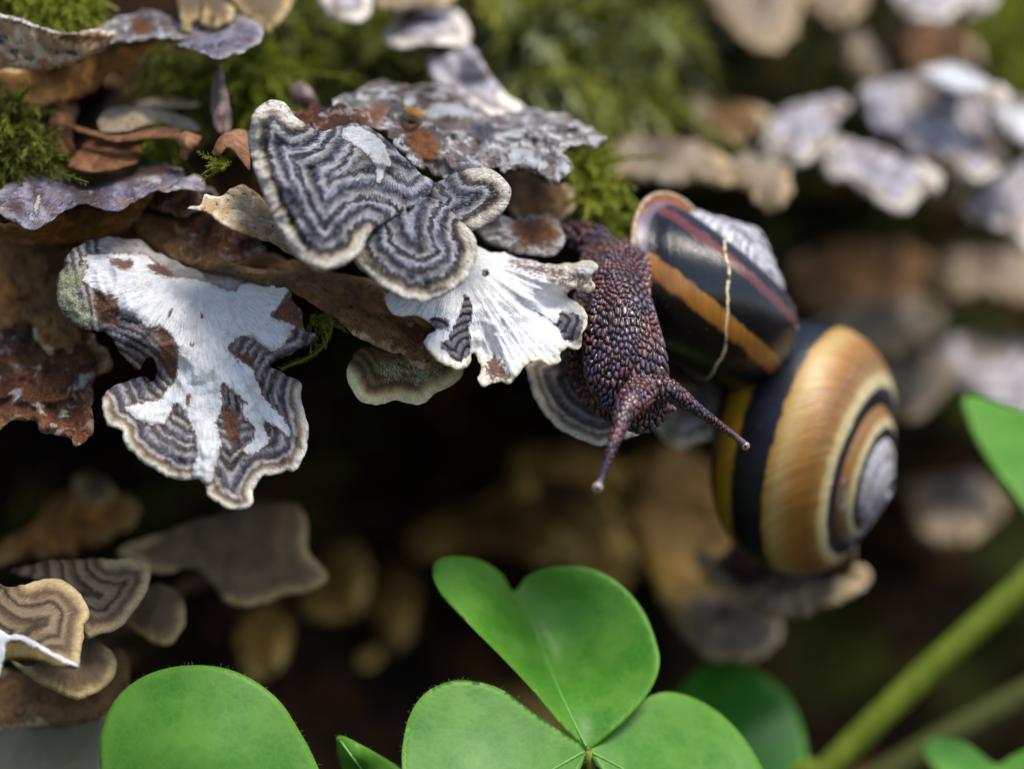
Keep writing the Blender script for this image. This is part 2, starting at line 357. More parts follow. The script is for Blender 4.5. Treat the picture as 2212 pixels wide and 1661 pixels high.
def shell_mat(name, bands, worn_amt, worn_cols, wt=(.6, 2.2), line=None, rough=.22):
    """bands: (position across the whorl from the upper suture 0 to the base 1, colour)"""
    t = NT(name); P = t.pos()
    x, th, wh = t.attr('across'), t.attr('turn'), t.attr('age')      # age: turns back from the lip
    gl = t.noise(t.comb(t.math('MULTIPLY', th, 30.0), t.math('MULTIPLY', x, 1.6)), 3.0, 5, .7)
    w = t.noise(P, .5, 3)
    x2 = t.math('ADD', x, t.math('MULTIPLY', t.math('SUBTRACT', w, .5), .035))
    col = t.ramp(x2, [(p, lin(c)) for p, c in bands])
    col = t.mix(1.0, col, t.ramp(gl, [(.25, (.62, .6, .58, 1)), (.5, (1, 1, 1, 1)), (.75, (1.25, 1.22, 1.2, 1))]), 'MULTIPLY')
    wn_ = t.noise(t.comb(t.math('MULTIPLY', th, 3.4), t.math('MULTIPLY', x, 9.0), t.math('MULTIPLY', w, .6)), 1.6, 5, .66, .4)
    worn = t.math('ADD', wn_, t.math('MULTIPLY', t.step(wh, wt[0], wt[1]), worn_amt))
    worn = t.math('SUBTRACT', worn, t.math('MULTIPLY', t.step(x, .28, .5), .22))
    wm = t.step(worn, .64, .71)
    wc = t.mix(t.step(gl, .35, .65), lin(worn_cols[0]), lin(worn_cols[1]))
    col = t.mix(wm, col, wc)
    fleck = t.step(t.noise(P, 2.6, 2), .73, .77)
    col = t.mix(t.math('MULTIPLY', fleck, .7), col, lin('#c9a26a'))
    if line is not None:
        wob = t.math('MULTIPLY', t.math('SUBTRACT', t.noise(t.comb(t.math('MULTIPLY', x, 6.0), 3.0), 1.2, 3), .5), .035)
        dd = t.math('ABSOLUTE', t.math('SUBTRACT', t.math('ADD', wh, wob), line))
        lm = t.math('MULTIPLY', t.step(dd, .0032, .0012), t.step(t.noise(t.comb(t.math('MULTIPLY', x, 40.0), 1.0), 1.5, 2), .36, .46))
        col = t.mix(lm, col, lin('#e8d2a0'))
    col = t.mix(t.math('MULTIPLY', t.step(wh, .026, .018), .8), col, t.mix(gl, lin('#4a3a44'), lin('#9a8fa0')))  # bluish sheen of the flared strip, painted along the lip
    t.set(t.b.inputs['Base Color'], col)
    t.set(t.b.inputs['Roughness'], t.math('ADD', rough, t.math('MULTIPLY', wm, .3)))
    t.b.inputs['Specular IOR Level'].default_value = .55
    t.set(t.b.inputs['Normal'], t.bump(t.math('ADD', gl, t.math('MULTIPLY', wm, .5)), .0003, .8))
    return t.m

def skin_mat():
    t = NT('snail_skin'); P = t.pos(); h = t.attr('bead'); cid = t.attr('cell'); bl = t.attr('pale')
    a = t.noise(P, .35, 3)
    top = t.mix(cid, lin('#3c2022'), lin('#965c54'))
    top = t.mix(t.step(a, .4, .62), top, t.mix(cid, lin('#352a38'), lin('#6a5870')))
    col = t.mix(t.step(h, .2, .75), lin('#0c0608'), top)
    col = t.mix(bl, col, lin('#6a5a6c'))
    t.set(t.b.inputs['Base Color'], col); t.b.inputs['Roughness'].default_value = .22; t.b.inputs['Specular IOR Level'].default_value = .6
    t.b.inputs['Subsurface Weight'].default_value = .08; t.b.inputs['Subsurface Radius'].default_value = (.0006, .0003, .0002)
    t.set(t.b.inputs['Normal'], t.bump(t.noise(P, 6, 3), .00005, .5)); return t.m
M['skin'] = skin_mat()
def plain(name, c, rough=.4, spec=.5, trans=0):
    t = NT(name); t.b.inputs['Base Color'].default_value = lin(c); t.b.inputs['Roughness'].default_value = rough; t.b.inputs['Specular IOR Level'].default_value = spec
    if trans: t.b.inputs['Transmission Weight'].default_value = trans
    return t.m
M['eye'] = plain('snail_eye', '#08080a', .1, .8)
M['eyebulb'] = plain('snail_eye_bulb', '#b59a86', .08, .8, .25)

# ------------------------------------------------------------------ the log's face
def dlog(x, z):
    """distance of the log's front face from the lens plane, mm"""
    x = np.asarray(x, float); z = np.asarray(z, float)
    y = 664 + .8 * x - np.sqrt(np.maximum(170 ** 2 - (z - 130) ** 2, 100))
    y = y + 42 * np.exp(-((x + 2) / 48) ** 2 - ((z - 92) / 26) ** 2)
    y = y - 30 * np.exp(-((x + 34) / 34) ** 2 - ((z - 146) / 18) ** 2)
    y = y + 20 * np.exp(-((x - 50) / 25) ** 2 - ((z - 75) / 22) ** 2)
    y = y - 38 * np.exp(-((x - 18) / 34) ** 2 - ((z - 172) / 18) ** 2)
    return y

# ------------------------------------------------------------------ sheets: caps, flakes and leaves
def sheet(outline, ctrl, spacing=.5, jag=0.0, ruf=0.0, ruff=.25, th=.9, center=None, folds=(0, 0), ridges=0.0,
          masks=None, seed=0, rimfrac=.66, grain=0.0, crumple=(0, .5), lift=.3, curl=0.0):
    """a curved sheet with thickness. outline in picture units, ctrl = distances. returns front and back geometry in mm"""
    f = tps(ctrl); o = np.array([p[:2] for p in outline], float)
    dm = np.mean([c[2] for c in ctrl]); px = PXMM * FOC / dm     # picture units per mm
    sp = spacing * px
    b = catmull(o, sp * .8)
    if jag:
        s = np.r_[0, np.cumsum(np.linalg.norm(np.diff(b, axis=0), axis=1))] / px
        tg = np.roll(b, -1, 0) - np.roll(b, 1, 0); nr = np.c_[tg[:, 1], -tg[:, 0]] / np.maximum(np.linalg.norm(tg, axis=1), 1e-6)[:, None]
        b = b + nr * ((vnoise(n3(s * .55, s * 0 + seed), seed) + .6 * vnoise(n3(s * 1.6, s * 0 + seed), seed + 1)) * jag * px)[:, None]
    lo, hi = b.min(0), b.max(0)
    gx = np.arange(lo[0], hi[0], sp); gy = np.arange(lo[1], hi[1], sp * .87)
    X, Y = np.meshgrid(gx, gy); X = X + (np.arange(len(gy)) % 2)[:, None] * sp * .5
    q = np.c_[X.ravel(), Y.ravel()]
    dist, ins = seg_dist(q, b); q = q[ins & (dist > sp * .55)]
    allp = np.r_[b, q]; nb = len(b)
    vc, _, fc, _, _, _ = delaunay_2d_cdt([Vector(p) for p in allp.tolist()], [], [list(range(nb))], 1, 1e-4)
    v2 = np.array([(p.x, p.y) for p in vc]); fc = np.array([t for t in fc if len(t) == 3], int)
    edge, _ = seg_dist(v2, b); edge = edge / px
    c = np.array(center if center is not None else o.mean(0) - (0, (hi[1] - lo[1]) * .35))
    rel = (v2 - c) / px; rad = np.linalg.norm(rel, axis=1); ang = np.arctan2(rel[:, 0], rel[:, 1])
    # growth zones follow the free rim only, not the root side of the cap
    rb = np.linalg.norm(b - c, axis=1); pen = 1.5 * np.maximum(0, rimfrac * rb.max() - rb); zone = np.empty(len(v2))
    for s0 in range(0, len(v2), 4000):
        zone[s0:s0 + 4000] = (np.linalg.norm(v2[s0:s0 + 4000, None] - b[None], axis=2) + pen[None]).min(1) / px
    d = f(v2)
    pm = v2 / px
    if ruf: d = d + ruf * fbm(n3(pm[:, 0] * ruff, pm[:, 1] * ruff), seed + 11, 3) * (1 - .3 * np.exp(-edge))
    if grain: d = d + grain * fbm(n3(pm[:, 0] * 1.3, pm[:, 1] * 1.3), seed + 31, 3)
    if folds[0]:
        d = d + folds[1] * vnoise(n3(ang * folds[0], ang * 0 + seed * 1.7), seed + 5) * sm(0, 1, rad / max(rad.max(), 1e-6)) 
        d = d + folds[1] * .25 * vnoise(n3(ang * folds[0] * 4, rad * .12), seed + 6) * sm(0, .6, rad / max(rad.max(), 1e-6))
    if ridges:
        e2 = zone + .5 * vnoise(n3(pm[:, 0] * .4, pm[:, 1] * .4), seed + 21)
        d = d + ridges * vnoise(n3(e2 * 1.15, e2 * 0 + seed), seed + 8) * sm(0, 1.5, edge)
    if crumple[0]:
        fq = crumple[1]; wx = pm[:, 0] + 1.6 * vnoise(n3(pm[:, 0] * .3, pm[:, 1] * .3), seed + 41); wy = pm[:, 1] + 1.6 * vnoise(n3(pm[:, 0] * .3 + 9, pm[:, 1] * .3), seed + 42)
        d = d - crumple[0] * ((1 - np.abs(vnoise(n3(wx * fq, wy * fq), seed + 43))) ** 2 - .4) - crumple[0] * .4 * (1 - np.abs(vnoise(n3(wx * fq * 2.3, wy * fq * 2.3), seed + 44)))
    if curl: d = d + curl * np.exp(-edge / 1.6)
    MK = {}
    for nm in ('mw', 'mb', 'md', 'mg'):
        val = np.zeros(len(v2))
        for item in (masks or {}).get(nm, []):
            poly, soft = item if isinstance(item, tuple) else (item, 9.0)
            soft = soft * 1.7; pd, pi = seg_dist(v2, catmull(poly, 6.0))
            val = np.maximum(val, np.clip(.5 + np.where(pi, pd, -pd) / (2 * soft), 0, 1))
        MK[nm] = val
    if lift:      # the white skin lies on top of the striped cap; scars are sunk
        jg = .35 * vnoise(n3(pm[:, 0] * 1.4, pm[:, 1] * 1.4), seed + 51)
        d = d - lift * sm(.3, .7, MK['mw'] + jg * 4 * MK['mw'] * (1 - MK['mw'])) + lift * .8 * sm(.3, .8, MK['mb']) + lift * .5 * sm(.3, .8, MK['md'])
    rnd = np.clip(1 - edge / (th * .7), 0, 1)
    d_front = d + th * .5 * (1 - np.sqrt(np.clip(1 - rnd ** 2, 0, 1)))
    d_back = np.maximum(d + th * .5 + th * .5 * np.sqrt(np.clip(1 - rnd ** 2, 0, 1)), d_front)
    k = lambda dd: np.c_[(v2[:, 0] - 1106) * dd / FOC / PXMM, dd, CAMZ - (v2[:, 1] - 830.5) * dd / FOC / PXMM]
    A = {'edge': edge, 'zone': zone, 'ang': ang, 'rad': rad}
    A.update(MK)
    # orientation: front faces the lens (-y)
    P = k(d_front); n = np.cross(P[fc[:, 1]] - P[fc[:, 0]], P[fc[:, 2]] - P[fc[:, 0]])
    flip = n[:, 1] > 0; fc[flip] = fc[flip][:, ::-1]
    ed = np.sort(np.r_[fc[:, [0, 1]], fc[:, [1, 2]], fc[:, [2, 0]]], 1)
    ue, cnt = np.unique(ed, axis=0, return_counts=True)
    return dict(front=P, back=k(d_back), faces=fc, bedge=ue[cnt == 1], attrs=A, v2=v2, f=f, px=px, dm=dm)

def sheet_parts(root, s, names, mats):
    n = len(s['front'])
    fr = np.r_[s['front'], s['back'][np.unique(s['bedge'])]]
    idx = {int(a): n + i for i, a in enumerate(np.unique(s['bedge']))}
    faces = s['faces'].tolist() + [[int(a), int(b), idx[int(b)], idx[int(a)]] for a, b in s['bedge']]
    ub = np.unique(s['bedge'])
    at = {k: np.r_[v, v[ub]] for k, v in s['attrs'].items()}
    a = mesh_obj(names[0], fr, faces, mats[0], root, attrs=at)
    b = mesh_obj(names[1], s['back'], s['faces'][:, ::-1], mats[1], root, attrs={k: (v * 0 if k[0] == 'm' else v) for k, v in s['attrs'].items()})
    return a, b

def add_stalk(root, s, anchor, mat, width=.34):
    """the tough neck that joins a cap to the log behind it"""
    u, v = anchor; d0 = float(s['f'](np.array([[u, v]]))[0]) + 4.5
    p0 = W(u, v, d0); dl = float(dlog(p0[0], p0[2])); 
    span = s['v2'].max(0) - s['v2'].min(0); rw = min(span[0], 420) * width / s['px'] * .5; rh = min(min(span[1], 240) * width / s['px'] * .5, 3.5)
    if dl < d0 + 2: dl = d0 + 4
    vs, fs = [], []; n = 14; m = 9
    for j in range(m):
        t = j / (m - 1); y = d0 - .6 + (dl + 6 - d0) * t
        kx = (1 - .45 * math.sin(math.pi * min(t * 1.1, 1)) * .8) 
        cx = p0[0] * (1 + .0 * t); cz = p0[2] + 1.5 * math.sin(t * 2.2)
        for i in range(n):
            a = 2 * math.pi * i / n; w = 1 + .16 * math.sin(3 * a + j * .9 + u)
            vs.append((cx + rw * kx * w * math.cos(a), y, cz + rh * kx * w * math.sin(a)))
    for j in range(m - 1):
        for i in range(n): fs.append((j * n + i, j * n + (i + 1) % n, (j + 1) * n + (i + 1) % n, (j + 1) * n + i))
    fs.append(tuple(range(n - 1, -1, -1)))
    z = np.full(len(vs), 4.0); o = np.zeros(len(vs))
    mesh_obj('stalk', vs, fs, mat, root, attrs={'edge': z, 'zone': z, 'ang': np.array([i % n for i in range(len(vs))]) * .4, 'rad': z, 'mw': o, 'mb': o, 'md': o, 'mg': o})

SEED = [0]
def fungus(label, lobes, group=None, stalk=True, cat='fungus', name='bracket_fungus'):
    root = None
    for i, L in enumerate(lobes):
        SEED[0] += 1; kw = dict(L); face = kw.pop('face'); anchor = kw.pop('anchor', None); bm = kw.pop('backmat', None)
        pore = kw.pop('pore', False); w = kw.pop('stalkw', .34)
        kw.setdefault('seed', SEED[0]); s = sheet(**kw)
        if anchor is None:
            o = np.array([p[:2] for p in L['outline']]); anchor = o.mean(0)
        if root is None:
            d0 = float(s['f'](np.array([anchor]))[0]); p = W(anchor[0], anchor[1], d0)
            root = empty(name, (p[0], max(float(dlog(p[0], p[2])), d0 + 4), p[2]))
            tag(root, label, cat, group)
        names = ('pore_surface', 'cap') if pore else ('cap', 'pore_surface')
        sheet_parts(root, s, names, (M[face], M[bm] if bm else (M['tan'] if pore else M['olive'])))
        if stalk and i == 0: add_stalk(root, s, anchor, M['umber'], w)
    return root
#@@SETTING
# ------------------------------------------------------------------ the setting
def build_ground():
    n = 60; c = np.sign(np.linspace(-1, 1, n)) * np.abs(np.linspace(-1, 1, n)) ** 5 * 300000
    X, Y = np.meshgrid(c, c); Z = 6 * fbm(np.c_[X.ravel() * .02, Y.ravel() * .02, X.ravel() * 0], 3) * (np.hypot(X, Y).ravel() < 4000)
    v = np.c_[X.ravel(), Y.ravel() + 400, Z]; i = np.arange(n * n).reshape(n, n)
    f = np.stack([i[:-1, :-1], i[:-1, 1:], i[1:, 1:], i[1:, :-1]], -1).reshape(-1, 4)
    o = mesh_obj('ground', v, f, M['soil']); o['kind'] = 'structure'
build_ground()

def build_log():
    nx, na = 260, 300
    xs = np.linspace(-420, 420, nx); an = np.linspace(0, 2 * math.pi, na, endpoint=False)
    # denser towards the face that the lens sees
    an = an - .75 * np.sin(an)             # angle 0 = facing the lens
    X, A = np.meshgrid(xs, an, indexing='ij'); X = X.ravel(); A = A.ravel()
    Z = 130 + 168 * np.sin(A); front = np.cos(A) > 0
    yf = dlog(X, Z); yb = 664 + .8 * X + np.sqrt(np.maximum(170 ** 2 - (Z - 130) ** 2, 100))
    Y = np.where(front, yf, yb)
    P = np.c_[X, Y, Z]
    nz = fbm(P * (.03, .03, .06), 31, 4) * 7 + fbm(P * (.12, .12, .25), 37, 3) * 2.5
    dirn = np.c_[np.zeros_like(A), -np.cos(A), np.sin(A)]
    P = P + dirn * nz[:, None] + (0, 3, 0)
    i = np.arange(nx * na).reshape(nx, na); j = np.roll(i, -1, 1)
    f = np.stack([i[:-1], j[:-1], j[1:], i[1:]], -1).reshape(-1, 4).tolist()
    f += [i[0][::-1].tolist(), i[-1].tolist()]
    root = empty('fallen_log', (0, 664, 0)); tag(root, 'thick rotting fallen log behind the fungi, dark brown with mossy bark', 'log')
    mesh_obj('trunk', P, f, M['bark'], root)
build_log()

# ------------------------------------------------------------------ moss
def moss_arrays(roots, dirs, length, leaf, nleaf=16, droop=.5, tone=(.2, 1.0), seed=1, curl=.3):
    r = np.random.default_rng(seed); V = []; F = []; T = []; n0 = 0
    for p, dv in zip(roots, dirs):
        L = length * r.uniform(.6, 1.35); dv = np.array(dv) / np.linalg.norm(dv)
        side = np.cross(dv, r.normal(size=3)); side /= np.linalg.norm(side); up = np.cross(side, dv)
        tn = r.uniform(*tone); cu = r.normal(size=3) * curl
        def at(t): return p + dv * L * t + (cu + np.array((0, -.15, -droop))) * L * t * t * .6
        w = leaf * .11
        st = [at(t) for t in np.linspace(0, 1, 5)]
        for q in st:
            for k in range(3):
                a = 2.1 * k; V.append(q + (side * math.cos(a) + up * math.sin(a)) * w); T.append(tn * .55)
        for m in range(4):
            for k in range(3): F.append((n0 + m * 3 + k, n0 + m * 3 + (k + 1) % 3, n0 + m * 3 + 3 + (k + 1) % 3, n0 + m * 3 + 3 + k))
        n0 += 15
        for m in range(nleaf):
            t = .08 + .92 * m / nleaf; q = at(t); ax = at(t + .03) - at(t - .03); ax /= np.linalg.norm(ax)
            a = m * 2.4 + r.uniform(-.3, .3); out = side * math.cos(a) + up * math.sin(a) * .7
            l = leaf * (1.05 - .55 * t) * r.uniform(.8, 1.2)
            tip = q + (out * .8 + ax * .75) * l; mid = q + (out * .42 + ax * .3) * l; wd = np.cross(out, ax) * l * .17
            V += [q, mid + wd, tip, mid - wd]; tt = min(1, tn * r.uniform(.7, 1.25)); T += [tt * .6, tt, tt, tt]
            F.append((n0, n0 + 1, n0 + 2, n0 + 3)); n0 += 4
    return np.array(V), F, np.array(T)

def moss_clump(label, pts, n, length, leaf, mat, d=None, dirv=(0, -.6, .25), spread=.6, nleaf=16, droop=.5, seed=1, group=None, tone=(.2, 1.0), name='moss_clump', kind=None):
    """pts: picture polygon the shoots are rooted in; d: distance (None = on the log's face)"""
    r = np.random.default_rng(seed); poly = np.array([p[:2] for p in pts], float); lo, hi = poly.min(0), poly.max(0)
    q = r.uniform(lo, hi, size=(n * 6, 2)); _, ins = seg_dist(q, poly); q = q[ins][:n]
    f = tps([p for p in pts]) if len(pts[0]) > 2 else None
    roots = []
    for u, v in q:
        if f is not None: roots.append(W(u, v, float(f(np.array([[u, v]]))[0])))
        else:
            dd = 470.0
            for _ in range(12): p = W(u, v, dd); dd = float(dlog(p[0], p[2]))
            roots.append(W(u, v, dd))
    dirs = [np.array(dirv) + r.normal(size=3) * spread for _ in roots]
    V, F, T = moss_arrays(roots, dirs, length, leaf, nleaf, droop, tone, seed)
    b = np.mean(roots, 0)
    o = mesh_obj(name, V, F, M[mat], base=b, attrs={'tone': T}, smooth=False)
    tag(o, label, 'moss', group, kind)
    return o
moss_clump('carpet of dim yellow-green moss spread over the log behind everything', [(560, -120), (2400, -120), (2400, 420), (1900, 520), (1250, 420), (640, 260)],
           1300, 8, 3.2, 'moss_dark', nleaf=14, droop=.7, seed=4, kind='stuff', name='moss_carpet', spread=.7, tone=(.0, .8))
moss_clump('bigger drooping moss shoots hanging down the log behind the curled grey fungus', [(1000, -60), (1500, -60), (1480, 160), (1330, 230), (1120, 240), (1050, 100)], 60, 17, 6.5, 'moss', nleaf=16, droop=1.1, seed=5,
           dirv=(0, -.7, -.1), tone=(.1, 1.0))
moss_clump('scattered pale moss tips hanging over the dark log behind the snails', [(980, -60), (1650, -60), (1500, 120), (1400, 250), (1120, 260), (1040, 100)], 42, 11, 5.5, 'moss_pale', nleaf=12, droop=1.2, seed=25, dirv=(0, -1.3, -.1), tone=(.2, 1.0))
moss_clump('pale green moss tufts between the upper fungi along the log top', [(560, -40), (900, -40), (860, 130), (700, 200), (560, 150)], 120, 11, 3.2, 'moss', droop=.9, seed=6, tone=(.3, 1.0))
moss_clump('hazy light green moss at the far end of the log', [(2090, -60), (2300, -60), (2300, 260), (2180, 240), (2110, 120)], 130, 17, 5.0, 'moss_bright', droop=.8, seed=8, tone=(.3, .9))
moss_clump('bright yellow-green moss tuft on top of the cream spotted bracket', crop(0, 0, [(-60, -60, 424), (560, -60, 424), (640, 120, 421), (560, 175, 419), (300, 150, 419), (60, 40, 420)]), 420, 4.2, 1.5, 'moss_bright', dirv=(.1, -.5, -.1), spread=.7, seed=9, droop=.6, tone=(.2, 1))
moss_clump('feathery moss hanging beneath the frilled brown bracket', crop(0, 0, [(930, 330, 434), (1100, 330, 434), (1330, 430, 436), (1330, 600, 438), (1080, 560, 436)]), 170, 6, 1.6, 'moss', dirv=(.1, -.4, -.5), spread=.45, seed=10, droop=.6, tone=(.1, .8))
moss_clump('bright green moss sprays right of the frilled bracket', crop(0, 0, [(1500, 340, 440), (1720, 330, 440), (1840, 560, 438), (1700, 600, 437), (1560, 540, 437)]), 140, 8, 2.1, 'moss_bright', dirv=(.1, -.5, -.4), spread=.5, seed=11, tone=(.1, .8))
moss_clump('dark feathery moss at the log end beside the brown bark plate', crop(0, 0, [(-60, 640, 416), (60, 620, 416), (200, 760, 416), (240, 960, 414), (330, 1080, 412), (120, 1110, 411), (-60, 1050, 411)]), 210, 6.5, 1.5, 'moss', dirv=(.25, -.4, -.3), spread=.5, seed=12, tone=(.0, .75), nleaf=26)
moss_clump('small green moss tuft between bark plate and orange crumb', crop(0, 0, [(900, 900, 421), (1080, 880, 421), (1120, 980, 419), (960, 1040, 418)]), 70, 4.2, 1.3, 'moss_bright', dirv=(.3, -.5, .1), spread=.5, seed=13, tone=(.05, .7))
moss_clump('tiny vivid green moss sprig under the edge of the dark striped cap', crop(0, 0, [(1430, 1040, 402), (1500, 1040, 402), (1500, 1085, 402), (1430, 1070, 402)]), 14, 2.6, 1.0, 'moss_bright', dirv=(-.8, -.3, .05), spread=.3, seed=14, tone=(.4, 1))
moss_clump('green moss tuft behind the snail foot beside the shell lip', crop(1, 0, [(1530, 1010, 428), (1640, 1000, 428), (1700, 1260, 428), (1620, 1390, 426), (1520, 1380, 426)]), 90, 6.5, 2.4, 'moss_bright', dirv=(.2, -.4, -.3), spread=.5, seed=15, tone=(.2, 1))
moss_clump('little moss tuft tucked right of the white torn fungus', crop(0, 1, [(2000, 400, 403), (2090, 380, 403), (2080, 420, 403), (2010, 430, 403)]), 16, 3.6, 1.1, 'moss', dirv=(.4, -.3, -.4), spread=.4, seed=16, tone=(.3, .8))
def moss_strand(label, path, d, leaf, mat, seed):
    r = np.random.default_rng(seed); p = np.array([W(u, v, d) for u, v in catmull(path, 5, closed=False)]); V, F, T = [], [], []
    for i in range(len(p) - 1):
        ax = p[i + 1] - p[i]; ax /= np.linalg.norm(ax); s = np.cross(ax, (0, 1, 0)); s /= np.linalg.norm(s)
        for q in (p[i], p[i + 1]):
            for k in range(3): V.append(q + (s * math.cos(2.1 * k) + np.array((0, 1, 0)) * math.sin(2.1 * k)) * leaf * .13); T.append(.5)
        k0 = len(V) - 6; F += [(k0 + k, k0 + (k + 1) % 3, k0 + 3 + (k + 1) % 3, k0 + 3 + k) for k in range(3)]
        for sd in (-1, 1):
            out = s * sd * .8 + np.array((0, r.normal() * .5, 0)); l = leaf * r.uniform(.7, 1.2)
            k0 = len(V); w = np.array((0, 1, 0)) * l * .12 + ax * l * .1
            V += [p[i], p[i] + (out * .45 + ax * .35) * l + w, p[i] + (out + ax * .9) * l, p[i] + (out * .45 + ax * .35) * l - w]; T += [.4, .7, .9, .7]; F.append((k0, k0 + 1, k0 + 2, k0 + 3))
    o = mesh_obj('moss_strand', np.array(V), F, M[mat], base=p[0], attrs={'tone': np.array(T)}, smooth=False); tag(o, label, 'moss')
moss_strand('single thin moss strand curving down from the mottled bracket to the torn white fungus', [(700, 672), (716, 690), (714, 715), (700, 745), (670, 770), (635, 785), (606, 797)], 401, .62, 'moss_bright', 3)
#@@FUNGI
# ------------------------------------------------------------------ fungi near the focus
A_ = crop
# left: torn white fungus hanging from the shelf
WM = A_(0, 1, [(560, 0), (900, -10), (1000, 40), (1090, 130), (1300, 160), (1500, 230), (1570, 180), (1700, 160), (1860, 190), (1870, 230), (1800, 330), (1760, 400), (1920, 430), (1880, 500), (1830, 580), (1740, 610), (1650, 540), (1560, 520), (1480, 600), (1560, 660), (1640, 740), (1660, 800), (1720, 930), (1840, 1060), (1880, 1170), (1790, 1110), (1700, 1060), (1730, 1150), (1740, 1210), (1620, 1290), (1580, 1250), (1650, 1180), (1640, 1100), (1580, 1040), (1570, 960), (1600, 960), (1540, 900), (1440, 820), (1430, 900), (1440, 1000), (1400, 1080), (1430, 1240), (1400, 1340), (1360, 1470), (1250, 1430), (1280, 1250), (1240, 1100), (1150, 960), (1100, 1010), (1060, 1080), (930, 1080), (820, 1000), (810, 980), (1030, 930), (1080, 870), (1140, 780), (1150, 620), (1120, 540), (1040, 450), (960, 470), (880, 400), (760, 370), (740, 400), (700, 300), (630, 220), (540, 160), (570, 60)])
wf_out = A_(0, 1, [(560, -100), (700, -120), (900, -100), (1020, -20), (1200, 60), (1500, 120), (1700, 150), (1870, 210), (1900, 290), (1960, 370), (1970, 470), (2040, 500), (2055, 545), (1950, 600), (1860, 650), (1760, 700), (1790, 740), (1900, 790), (1950, 850), (1960, 950), (1985, 1080), (2000, 1180), (1980, 1290), (1920, 1390), (1860, 1390), (1750, 1420), (1700, 1430), (1650, 1520), (1640, 1600), (1590, 1640), (1500, 1650), (1420, 1610), (1340, 1550), (1320, 1480), (1270, 1450), (1180, 1450), (1060, 1420), (920, 1330), (820, 1230), (790, 1130), (700, 1110), (680, 1060), (655, 940), (700, 860), (800, 820), (930, 770), (985, 810), (1010, 760), (985, 660), (930, 690), (890, 740), (800, 650), (740, 560), (680, 500), (560, 480), (480, 430), (400, 370), (365, 250), (390, 100), (450, -20)])
wf_d = A_(0, 1, [(560, -80, 404), (1000, -10, 406), (1500, 130, 406), (1850, 230, 402), (2040, 520, 398), (1250, 500, 399.5), (1300, 900, 397), (365, 250, 401), (480, 430, 400), (690, 480, 397.5), (850, 560, 395.5), (960, 700, 400), (1050, 620, 396.5), (700, 950, 394), (960, 1000, 396.2), (1000, 1250, 393.2), (1180, 1200, 394.2), (1320, 1250, 391.2), (1180, 1430, 391.5), (1460, 1080, 396), (1560, 1350, 394.5), (1500, 1640, 390), (1860, 1380, 393), (1990, 1150, 396), (1900, 800, 400.5), (1680, 820, 398), (1760, 690, 400), (900, 200, 398.8), (1100, 250, 401)])
fungus('torn white-skinned hanging fungus with grey striped frilled tips and brown scars',
       [dict(outline=wf_out, ctrl=wf_d, face='slate2', pore=False, spacing=.27, jag=.2, ruf=1.1, ruff=.3, th=.9, center=(415, 585), folds=(7, 1.3), crumple=(.45, .35), ridges=.22, grain=.18, anchor=(420, 600), stalkw=.42,
             masks={'mw': [(WM, 5.0)],
                    'mb': [(A_(0, 1, [(620, 250), (700, 240), (770, 300), (780, 380), (740, 450), (660, 440), (610, 350)]), 10), (A_(0, 1, [(700, 20), (860, 30), (850, 80), (790, 90)]), 6), (A_(0, 1, [(960, 60), (1060, 60), (1130, 120), (1080, 140), (980, 100)]), 6),
                           (A_(0, 1, [(1430, 980), (1530, 1000), (1560, 1200), (1500, 1230), (1460, 1120)]), 6), (A_(0, 1, [(1480, 610), (1600, 640), (1660, 720), (1560, 690)]), 8), (A_(0, 1, [(960, 480), (1060, 480), (1140, 600), (1120, 780), (1060, 700), (1040, 560)]), 12),
                           (A_(0, 1, [(1100, 350), (1120, 340), (1100, 400), (1085, 400)]), 3), (A_(0, 1, [(1300, 370), (1320, 380), (1310, 410), (1295, 400)]), 3), (A_(0, 1, [(1240, 560), (1260, 570), (1240, 600), (1230, 580)]), 3), (A_(0, 1, [(1870, 260), (1960, 380), (1960, 480), (1880, 440), (1780, 400), (1820, 330)]), 9), (A_(0, 1, [(1200, 900), (1230, 900), (1230, 980), (1210, 970)]), 4)],
                    'mg': [(A_(0, 1, [(400, 110), (540, 90), (560, 160), (500, 220), (560, 320), (600, 440), (520, 460), (420, 360), (380, 240)]), 14)],
                    'md': [(A_(0, 1, [(760, 400), (880, 410), (940, 500), (960, 590), (850, 640), (780, 560)]), 9), (A_(0, 1, [(1440, 830), (1560, 920), (1560, 1020), (1470, 960)]), 5), (A_(0, 1, [(1650, 780), (1760, 900), (1830, 1050), (1760, 980), (1680, 880)]), 5)]})])

# centre: dark striped three-lobed cap
tongue = [(547, 247), (567, 223), (593, 214), (617, 223), (632, 247), (656, 268), (700, 284), (738, 273), (775, 267), (815, 284), (845, 312), (874, 345), (912, 374), (940, 400), (900, 440), (850, 470), (800, 500), (778, 545), (745, 572), (712, 584), (688, 585), (652, 562), (622, 532), (600, 492), (580, 450), (562, 402), (546, 352), (535, 300)]
tongue_d = [(593, 216, 398), (535, 300, 393), (560, 402, 389), (620, 530, 385.5), (690, 585, 383), (760, 560, 386), (640, 400, 387.5), (700, 300, 397), (730, 420, 390), (840, 320, 401), (920, 380, 400), (850, 470, 392), (680, 480, 384.5)]
lobe2 = [(760, 470), (820, 440), (900, 420), (960, 440), (1000, 480), (1022, 510), (1029, 540), (1022, 580), (1005, 606), (980, 626), (945, 644), (912, 654), (880, 648), (846, 634), (818, 616), (795, 594), (770, 572), (755, 530)]
lobe2_d = [(760, 480, 393), (900, 430, 397), (1000, 480, 396), (1028, 540, 392), (990, 620, 389), (912, 654, 387), (830, 625, 386.5), (770, 570, 389), (890, 540, 388.5)]
